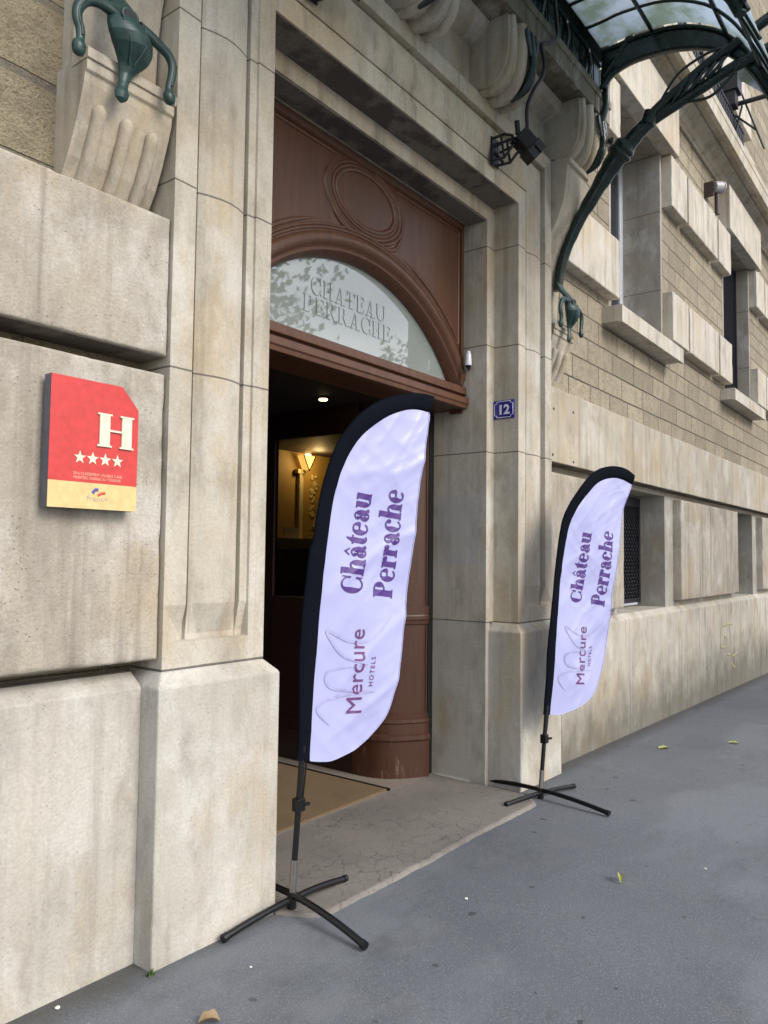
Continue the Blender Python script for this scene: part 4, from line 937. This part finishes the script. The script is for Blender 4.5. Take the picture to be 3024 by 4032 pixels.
spotlight(2.86, 2.6, 3.0, 'black floodlight cut by the top of the photo, above the left half of the doorway')
cb = MB(); cb.tube(smoothpath([(4.83, 2.44, 3.06), (4.81, 2.43, 3.2), (4.83, 2.39, 3.32), (4.90, 2.355, 3.45), (4.92, 2.35, 3.56), (4.90, 2.36, 3.68), (5.02, 2.34, 3.76), (5.10, 2.33, 3.85), (5.12, 2.345, 3.98), (5.08, 2.36, 4.3)], 6), .014, 8)
tag(cb.build('power_cable', M['plastic']), 'thick black cable running up over the cornice from the floodlight', 'cable')
mb = MB(); mb.box(5.0088, 5.0098, 2.93, 3.30, -.06, .47); part(mb, 'repair_patch', stone('pale_repair_stone', (0.47, 0.46, 0.425), (0.40, 0.39, 0.36), (0.25, 0.24, 0.22), 0.5, 0.2, white=0.3))
# house number
hn = empty('house_number_plate', (5.12, 2.777, 1.115), 'blue enamel plate with white number 12 on the right door jamb', 'number plate')
bpy.context.view_layer.update()
v = MB(); v.box(5.112, 5.1245, 2.69, 2.864, 1.045, 1.185); v.build('plate', M['plateblue'], hn, 0.003)
v = MB(); ya, yb_, za, zb_ = 2.699, 2.855, 1.054, 1.176; c_ = .02
pp = [(ya+c_, za), (yb_-c_, za), (yb_-c_, za+c_*.6), (yb_, za+c_), (yb_, zb_-c_), (yb_-c_, zb_-c_*.6), (yb_-c_, zb_), (ya+c_, zb_), (ya+c_, zb_-c_*.6), (ya, zb_-c_), (ya, za+c_), (ya+c_, za+c_*.6)]
v.tube([(5.1118, y, z) for y, z in pp+[pp[0]]], .0028, 4); v.build('border', M['platewhite'], hn)
it, tw = font_text('12', 1.0, 0.035); sz = .098
letter_mesh('lettering', it, M['platewhite'], hn, lambda x, y, l: (5.1112-l, 2.777+(tw/2-x)*sz*1.05, 1.080+y*sz))
# small white sensor on the jamb
sn = empty('door_sensor', (4.985, 3.0, 1.49), 'small white sensor clipped beside the timber transom on the right jamb', 'sensor')
bpy.context.view_layer.update()
v = MB(); v.tube([(4.965, 3.0, 1.45), (4.965, 3.0, 1.49), (4.968, 3.0, 1.54), (4.972, 3.0, 1.562)], [.026, .026, .02, .012], 10); v.build('housing', M['platewhite'], sn)
v = MB(); v.tube([(4.965, 3.0, 1.45), (4.967, 3.0, 1.435)], [.025, .018], 10); v.tube([(4.97, 3.0, 1.44), (5.009, 3.02, 1.43)], .008, 6); v.build('clip', M['plastic'], sn)
# wall lamp with its conduit on the right wall
wl = empty('wall_lamp', (11.08, 2.66, 5.1), 'grey cylindrical lamp on a brown conduit under the string cornice', 'wall lamp')
bpy.context.view_layer.update()
v = MB(); v.tube([(10.98, 2.70, 5.15), (11.08, 2.63, 5.165)], [.072, .078], 16); v.tube([(11.08, 2.63, 5.165), (11.10, 2.617, 5.168)], [.086, .08], 16); v.build('housing', M['lightgrey'], wl)
v = MB(); v.tube([(11.05, 2.68, 5.10), (11.055, 2.68, 4.78)], .034, 10); v.build('conduit', M['brownpipe'], wl)
v = MB(); v.box(10.93, 10.975, 2.70, 2.82, 5.02, 5.22); v.build('wall_plate', M['brownpipe'], wl)
# balcony railing on the string cornice
rl = empty('balcony_railing', (10.4, 2.5, 5.9), 'short dark lattice railing standing on the string cornice', 'railing')
bpy.context.view_layer.update()
v = MB()
for a, b in ((8.6, 9.75), (10.05, 11.75)):
    v.box(a, b, 2.46, 2.48, 5.905, 5.93); v.box(a, b, 2.455, 2.485, 6.16, 6.19); x = a
    while x < b-.05:
        v.box(x, x+.018, 2.463, 2.477, 5.93, 6.16); v.tube([(x, 2.47, 5.94), (x+.09, 2.47, 6.15)], .007, 4); v.tube([(x+.09, 2.47, 5.94), (x, 2.47, 6.15)], .007, 4); x += .09
v.build('lattice', M['black_iron'], rl)
# projecting sign arm with stays and a black lantern
pa = empty('projecting_arm', (11.2, 2.6, 6.35), 'black iron bar with thin stays and a lantern sticking out above the cornice', 'bracket')
bpy.context.view_layer.update()
v = MB(); v.tube([(11.2, 2.83, 6.36), (11.2, 2.04, 6.33), (11.2, 1.5, 6.31)], .032, 10); v.box(11.17, 11.23, 2.46, 2.5, 6.33, 6.46); v.build('bar', M['black_iron'], pa)
for p0, p1 in (((11.2, 2.42, 6.62), (11.2, 2.10, 5.6)), ((11.2, 2.37, 6.30), (11.2, 2.46, 5.95)), ((11.2, 2.2, 5.9), (11.2, 2.82, 6.6)), ((10.2, 2.45, 6.7), (9.8, 2.46, 5.95)), ((9.4, 2.45, 6.5), (9.6, 2.45, 5.95)), ((9.3, 2.45, 6.28), (9.75, 2.45, 6.34))):
    v = MB(); v.tube([p0, p1], .014, 6); v.build('stay', M['black_iron'], pa)
v = MB(); v.box(10.9, 11.15, 2.36, 2.62, 6.42, 6.62); v.box(10.93, 11.12, 2.40, 2.58, 6.22, 6.42); v.prismx([(2.34, 6.62), (2.49, 6.72), (2.64, 6.62)], 10.88, 11.17); v.build('lantern', M['black_iron'], pa)

# ------------------------------------------------------------------ star rating plaque
pl = empty('star_plaque', (1.63, 2.63, .4), 'red and cream hotel rating plaque with a white H and four stars, corner cut off', 'plaque')
bpy.context.view_layer.update()
PX0, PX1, PZ0, PZ1, PY = 1.446, 1.813, .163, .646, 2.615
cutx, cutz = PX1-.075, PZ1-.082
zr = PZ0+.098
v = MB(); v.prismy([(PX0, PZ0), (PX1, PZ0), (PX1, cutz), (cutx, PZ1), (PX0, PZ1)], PY+.003, PY+.045); v.build('edge_box', M['sideblue'], pl)
v = MB(); v.prismy([(PX0, zr), (PX1, zr), (PX1, cutz), (cutx, PZ1), (PX0, PZ1)], PY, PY+.0028); v.build('red_face', M['red'], pl)
v = MB(); v.prismy([(PX0, PZ0), (PX1, PZ0), (PX1, zr-.0005), (PX0, zr-.0005)], PY, PY+.0028); v.build('cream_face', M['cream'], pl)
def pq(px, py):     # plaque pixel -> plaque plane
    return PX0+(px-180)/1270*(PX1-PX0), None
hp = MB(); hx, hz, hw, hh = 1.633, .402, .156, .128
it, tw = flat_text('H')
for i_, (v_, f_) in enumerate(it):
    n_ = len(v_); hp.add([(hx+a/.87*hw, PY-.006-.0003*(i_ % 7), hz+b*hh) for a, b in v_]+[(hx+a/.87*hw, PY-.0005, hz+b*hh) for a, b in v_], f_+[(i, n_+i, n_+(i+1) % n_, (i+1) % n_) for i in range(n_)])
hp.build('lettering', M['ivory'], pl)
v = MB()
for k in range(4):
    cx, cz = 1.566+k*.0525, .352
    pts = [(cx+(.026 if i % 2 == 0 else .0105)*math.sin(R(36*i)), cz+(.026 if i % 2 == 0 else .0105)*math.cos(R(36*i))) for i in range(10)]
    v.prismy(pts, PY-.002, PY-.0003)
v.build('star', M['ivory'], pl)
for txt, z, wd in (('2016 CLASSEMENT VALABLE 5 ANS', .2875, .205), ('MINISTERE CHARGE DU TOURISME', .2725, .20)):
    it, tw = font_text(txt, 1.0, 0.01); letter_mesh('lettering', it, M['peach'], pl, lambda x, y, l, z=z, k=wd/tw: (1.541+x*k, PY-.0008-l, z+y*k*1.15))
it, tw = font_text('france')
letter_mesh('lettering', it, M['greyink'], pl, lambda x, y, l: (1.600+x/tw*.088, PY-.0008-l, .192+y*.026+.018*abs(x/tw-.45)**1.5))
v = MB(); v.tube(smoothpath([(1.622, PY-.0008, .222), (1.634, PY-.0008, .236), (1.646, PY-.0008, .236)], 4), .006, 6, flat=((0, 1, 0), .1)); v.build('logo_stroke', M['blueink'], pl)
v = MB(); v.tube(smoothpath([(1.645, PY-.0008, .214), (1.656, PY-.0008, .222), (1.676, PY-.0008, .226)], 4), .005, 6, flat=((0, 1, 0), .1)); v.build('logo_stroke', M['redink'], pl)

# ------------------------------------------------------------------ feather flags
E1 = [(0.002, -0.961), (0.016, -0.882), (0.024, -0.453), (0.050, -0.018), (0.072, 0.063), (0.102, 0.221), (0.152, 0.405), (0.231, 0.585), (0.347, 0.725), (0.487, 0.815), (0.66, 0.868), (0.757, 0.878), (0.826, 0.872)]
W1 = [(0.084, -0.977), (0.101, -0.677), (0.124, -0.372), (0.142, -0.13), (0.148, -0.06), (0.173, 0.134), (0.213, 0.331), (0.266, 0.469), (0.349, 0.598), (0.477, 0.702), (0.598, 0.761), (0.702, 0.786), (0.79, 0.78)]
R1 = [(0.084, -0.977), (0.15, -0.99), (0.221, -0.993), (0.346, -0.963), (0.448, -0.895), (0.529, -0.804), (0.581, -0.678), (0.616, -0.539), (0.65, -0.303), (0.668, -0.142), (0.695, 0.102), (0.724, 0.359), (0.76, 0.56), (0.794, 0.745), (0.79, 0.78)]
E2 = [(0.030, -1.101), (0.048, -0.85), (0.064, -0.577), (0.126, -0.134), (0.205, 0.231), (0.275, 0.388), (0.418, 0.566), (0.569, 0.664), (0.725, 0.705), (0.85, 0.695), (0.954, 0.649)]
W2 = [(0.097, -1.108), (0.118, -0.85), (0.141, -0.581), (0.197, -0.134), (0.270, 0.20), (0.335, 0.345), (0.434, 0.46), (0.569, 0.564), (0.707, 0.611), (0.82, 0.607), (0.921, 0.575)]
R2 = [(0.097, -1.108), (0.16, -1.118), (0.234, -1.112), (0.426, -1.05), (0.543, -0.946), (0.637, -0.722), (0.681, -0.49), (0.701, -0.255), (0.773, 0.066), (0.81, 0.222), (0.856, 0.43), (0.915, 0.55), (0.921, 0.575)]
def flag(bx, by, phi, E, W_, R_, hubz, legs, texts, seed, pole_top, label):
    root = empty('feather_flag', (bx, by, hubz), label, 'flag', 'feather flags beside the entrance')
    bpy.context.view_layer.update()
    cx, sx = math.cos(phi), math.sin(phi); nx, ny = -sx, -cx
    e_ = smoothpath([(a, b, 0) for a, b in E], 8); w_ = smoothpath([(a, b, 0) for a, b in W_], 8); r_ = smoothpath([(a, b, 0) for a, b in R_], 8)
    def resample(P, n):
        d = [0]
        for a, b in zip(P, P[1:]): d.append(d[-1]+(b-a).length)
        o = []; j = 0
        for i in range(n+1):
            t = d[-1]*i/n
            while j < len(d)-2 and d[j+1] < t: j += 1
            k = (t-d[j])/max(1e-9, d[j+1]-d[j]); o.append(P[j]+(P[j+1]-P[j])*k)
        return o
    NV = 150; e_ = resample(e_, NV); w_ = resample(w_, NV); r_ = resample(r_, NV)
    zs = [(p.y, p.x) for p in w_]
    def ww(s_, z):
        # soft creases: fans that run from the free edge and from the hem
        m = min(1, max(0, (s_-.12-.12*max(0, z))/.22))
        a = .009*math.sin(7.5*s_+4.5*z+seed)
        def cr(an, fp, fq, sd_): 
            ca, sa = math.cos(an), math.sin(an); p, q = s_*ca+z*sa, -s_*sa+z*ca
            return (1-abs(noise.noise((p*fp+sd_, q*fq, seed))))**3-.4
        b = .013*m*cr(.70, 1.1, 5, 1)+.0045*m*cr(.95, 1.6, 11, 5)
        c = .0026*m*m*cr(.5, 3, 18, 9)+.004*cr(-.75, 1.6, 7, 3)
        d = .004*math.sin(14*s_-9*z+1.5*seed)*(1-m)
        f = .012*noise.noise((s_*3.5+seed, z*2.0, seed))
        g_ = .05*(s_**2)
        return a+b+c+d+f+g_
    def pt(s_, z, l=0.0):
        q = ww(s_, z)+l; return (bx+s_*cx+nx*q, by-s_*sx+ny*q, z)
    NU = 44
    c = MB(); c.grid(lambda a, b: pt(*(lambda p: (p.x, p.y))(w_[round(b*NV)].lerp(r_[round(b*NV)], a))), NU, NV)
    cloth = c.build('flag_cloth', M['cloth'], root)
    h = MB(); h.tube([pt(p.x, p.y, .001) for p in r_], .0028, 5); h.build('hem', M['cloth'], cloth)
    # black pole sleeve: a flattened tube
    sl = MB(); k = 10; rg = []
    for p, q in zip(e_, w_):
        mid = (p+q)/2; half = (q-p)/2; ring_ = []
        for i in range(k):
            a = 2*math.pi*i/k; t = mid+half*math.cos(a); l = .012*math.sin(a)
            ring_.append(pt(t.x, t.y, l+.001))
        rg.append(ring_)
    for A, B in zip(rg, rg[1:]): sl.add(A+B, [(i, (i+1) % k, k+(i+1) % k, k+i) for i in range(k)], True)
    sl.add(rg[-1], [tuple(range(k))]); sl.add(rg[0], [tuple(reversed(range(k)))])
    sl.build('pole_sleeve', M['sleeve'], root)
    # lettering printed on the cloth, reading upwards
    for kind, body, p0, p1, pc, bold, track in texts:
        b0, b1, bc = Vector(p0), Vector(p1), Vector(pc); d = (b1-b0); up = bc-b0; up = up-d*(up.dot(d)/d.dot(d))
        if kind == 'serif': it, tw = flat_text(body, 0.006)
        else: it, tw = font_text(body, 1.0, bold, track)
        hgt = 1.0 if kind == 'serif' else .70
        letter_mesh('lettering', it, M['purple' if kind == 'serif' else 'plum'], cloth, lambda x, y, l, b0=b0, d=d, up=up, tw=tw, hgt=hgt: pt(*(b0+d*(x/tw)+up*(y/hgt)), .0035+l), 0, .06 if kind == 'serif' else .12)
    b0, b1 = Vector(texts[2][2]), Vector(texts[2][3]); d = b1-b0; up = Vector((-d.y, d.x))
    lg = MB()
    for path in ([(-.10, .42), (.10, .60), (.22, .35), (.26, -.18)], [(.26, -.18), (.32, .40), (.52, .46), (.58, -.05)], [(.58, -.05), (.70, .30), (.98, .52), (.86, .2), (.88, -.1), (1.15, -.40)]):
        P = smoothpath([(*(b0+d*a+up*b), 0) for a, b in path], 8); L_ = []
        for i, p in enumerate(P):
            t = (P[min(i+1, len(P)-1)]-P[max(0, i-1)]).normalized(); q = Vector((-t.y, t.x, 0))*(.001+.007*math.sin(math.pi*i/(len(P)-1)))
            L_ += [pt(p.x+q.x, p.y+q.y, .0030), pt(p.x-q.x, p.y-q.y, .0030)]
        lg.add(L_, [(2*i, 2*i+2, 2*i+3, 2*i+1) for i in range(len(P)-1)])
    lg.build('logo', M['palegrey'], cloth)
    # pole
    px, py, pz = pole_top
    top = Vector(pt(px, py, 0))
    hub = Vector((bx, by, hubz))
    p = MB(); j = hub.lerp(top, .20); p.tube([j, hub.lerp(top, .6), top], .0145, 10); p.build('pole', M['polem'], root)
    p = MB(); p.tube([hub+Vector((0, 0, -.03)), j+(top-hub)*.03], .0165, 12); p.build('spigot', M['steel'], root)
    cl = MB(); c0 = hub.lerp(top, .60); cl.box(c0.x-.024, c0.x+.024, c0.y-.022, c0.y+.022, c0.z-.03, c0.z+.03); cl.tube([c0+Vector((.02, -.02, 0)), c0+Vector((.035, -.04, .004))], .009, 8)
    cl.build('clamp', M['polem'], root, .006)
    st_ = MB(); st_.tube([c0+Vector((.024, -.004, .03)), top+Vector((.03, -.006, 0))], .004, 6); st_.build('tension_cord', M['polem'], root)
    # crossed bowed legs
    for (a, b), dz in zip(legs, (0.0, -.022)):
        a = Vector((*a, 0)); b = Vector((*b, 0)); a.z = gz(a.x)+.024; b.z = gz(b.x)+.024
        for p0_, p1_ in ((a, hub), (b, hub)):
            pts = []
            for i in range(13):
                t = i/12; q = p0_.lerp(Vector((hub.x, hub.y, hubz+dz)), t); q.z = p0_.z+(hubz+dz-p0_.z)*(1-(1-t)**2); pts.append(q)
            lm = MB(); lm.tube(pts, .0155, 10); lo_ = lm.build('leg', M['polem'], root)
            dr = (pts[0]-pts[1]).normalized(); cm = MB(); cm.tube([pts[0]-dr*.012, pts[0]+dr*.012], .0185, 10); cm.build('end_cap', M['plastic'], lo_)
    nb_ = MB(); nb_.tube([hub+Vector((0, 0, -.06)), hub+Vector((0, 0, .012))], .022, 10); nb_.build('hub', M['polem'], root)
    return root
flag(2.67, 2.55, R(15), E1, W1, R1, -1.575, (((2.60, 2.065), (2.73, 3.03)), ((2.275, 2.56), (3.06, 2.56))),
     [('serif', 'Cha^teau', (.365, -.193), (.428, .32), (.239, -.193), 0, 1), ('serif', 'Perrache', (.567, -.219), (.629, .345), (.442, -.207), 0, 1),
      ('sans', 'Mercure', (.375, -.791), (.391, -.369), (.289, -.781), .0, 1.02), ('sans', 'HOTELS', (.438, -.658), (.454, -.51), (.413, -.655), .0, 1.25)], 0.7, (0.046, -.90, 0),
     'tall white feather flag with black sleeve standing before the dark doorway, nearest the camera')
flag(5.02, 2.43, R(20), E2, W2, R2, -1.615, (((4.95, 1.92), (5.08, 2.94)), ((4.68, 2.51), (5.38, 2.344))),
     [('serif', 'Cha^teau', (.413, -.331), (.496, .19), (.297, -.323), 0, 1), ('serif', 'Perrache', (.626, -.359), (.722, .202), (.504, -.339), 0, 1),
      ('sans', 'Mercure', (.411, -.926), (.457, -.505), (.325, -.917), .0, 1.02), ('sans', 'HOTELS', (.493, -.796), (.508, -.651), (.463, -.794), .0, 1.25)], 2.9, (0.066, -1.04, 0),
     'white feather flag with black sleeve in front of the right door pier, farther away')

# ------------------------------------------------------------------ small things on the pavement
def leaf(name, x, y, rz, L_, W0, mat, label, curl):
    v = MB()
    def fn(a, b):
        t = b; wdt = W0*math.sin(math.pi*min(.98, t+.02))**.7*(1+.25*math.sin(9*t)); q = (a-.5)*2
        px, py = q*wdt, (t-.5)*L_; z = .006+curl*(q*q)*wdt*1.2+curl*.02*math.sin(3*t)
        return (x+px*math.cos(rz)-py*math.sin(rz), y+px*math.sin(rz)+py*math.cos(rz), gz(x)+z)
    v.grid(fn, 6, 12); return tag(v.build(name, M[mat]), label, 'leaf', 'fallen leaves on the pavement')
leaf('fallen_leaf', 7.18, 2.26, 1.1, .12, .032, 'leafy', 'flat yellow green leaf near the foot of the right wall', .25)
leaf('fallen_leaf', 7.85, 1.82, .5, .10, .028, 'leafy', 'yellow green leaf farthest right on the pavement', .3)
leaf('fallen_leaf', 3.99, 1.48, 1.9, .075, .018, 'leafy', 'curled yellow leaf alone in the middle of the pavement', 1.2)
leaf('fallen_leaf', 1.86, 2.165, .9, .075, .028, 'leafb', 'dry brown leaf at the bottom edge of the photo', .6)
for i, (x, y, s_, lb) in enumerate(((1.58, 2.66, .010, 'white grit chip against the foot of the left wall'), (3.30, 1.99, .009, 'white grit chip on the pavement right of the nearer flag base'), (4.45, 1.185, .008, 'white grit chip on the open pavement at the right'), (2.21, 2.33, .006, 'small white grit chip in front of the left pier'))):
    v = MB(); rg = []
    for j in range(5):
        a = -math.pi/2+math.pi*j/4
        rg.append([(x+s_*math.cos(a)*math.cos(k)*(1+.3*math.sin(3*k+i)), y+s_*math.cos(a)*math.sin(k), gz(x)+s_*.4+s_*.5*math.sin(a)) for k in [q*math.pi/4 for q in range(8)]])
    for A, B in zip(rg, rg[1:]): v.add(A+B, [(q, (q+1) % 8, 8+(q+1) % 8, 8+q) for q in range(8)], True)
    tag(v.build('grit_chip', M['pebble']), lb, 'stone chip', 'white chips on the pavement')
v = MB(); random.seed(5)
for k in range(18):
    a = random.uniform(0, 6.28); l = random.uniform(.008, .026); x, y = 1.925+random.uniform(-.012, .012), 2.592+random.uniform(-.012, .004)
    z = gz(x); w_ = .004
    v.add([(x-w_, y, z), (x+w_, y, z), (x+l*.5*math.cos(a)+w_, y-abs(l*.4*math.sin(a)), z+l), (x+l*.5*math.cos(a)-w_, y-abs(l*.4*math.sin(a))-.004, z+l)], [(0, 1, 2, 3)])
tag(v.build('weed_tuft', M['weed']), 'tiny green weed growing at the corner of the left pier', 'weed')

# ------------------------------------------------------------------ street trees opposite (seen reflected in the fanlight)
def tree(x, y, h, r_, seed, label):
    random.seed(seed); z0 = gz(x)
    root = empty('plane_tree', (x, y, z0), label, 'tree', 'plane trees across the street'); bpy.context.view_layer.update()
    t = MB(); t.tube([(x, y, z0), (x+.1, y, z0+h*.25), (x, y+.1, z0+h*.55), (x+.2, y, z0+h*.8)], [.28, .22, .15, .06], 10)
    ends = []
    for k in range(11):
        a = random.uniform(0, 6.28); zz = z0+h*random.uniform(.3, .6); e = Vector((x+math.cos(a)*r_*random.uniform(.5, .9), y+math.sin(a)*r_*random.uniform(.5, .9), zz+h*random.uniform(.12, .38)))
        t.tube(smoothpath([(x, y, zz-.3), (x+(e.x-x)*.4, y+(e.y-y)*.4, zz+(e.z-zz)*.3), e], 4), [.09, .085, .08, .07, .06, .05, .04, .03, .02], 6); ends.append(e)
    t.build('trunk', M['bark'], root)
    c = MB(); clumps = []
    for e in ends+[Vector((x, y, z0+h*.8))]:
        for _ in range(7): clumps.append((e+Vector((random.gauss(0, .8), random.gauss(0, .8), random.gauss(0, .7))), random.uniform(.35, .8)))
    for ce, cr_ in clumps:
        for _ in range(int(55*cr_)):
            p = ce+Vector((random.gauss(0, 1), random.gauss(0, 1), random.gauss(0, .8)))*cr_*.6
            s_ = random.uniform(.07, .14); n_ = Vector((random.gauss(0, 1), random.gauss(0, 1), random.gauss(.3, 1))).normalized(); a = n_.orthogonal().normalized(); b = n_.cross(a)
            c.add([p+a*s_, p+b*s_*.7, p-a*s_, p-b*s_*.7], [(0, 1, 2, 3)])
    c.build('crown', M['leaves'], root)
tree(11.8, -8.3, 10.5, 2.2, 11, 'tall plane tree across the street reflected in the left of the fanlight')
tree(22.5, -8.6, 11.5, 2.2, 12, 'broad plane tree across the street reflected in the right of the fanlight')
tree(24.0, -16.5, 9.5, 2.0, 13, 'lower plane tree farther back between the two others')
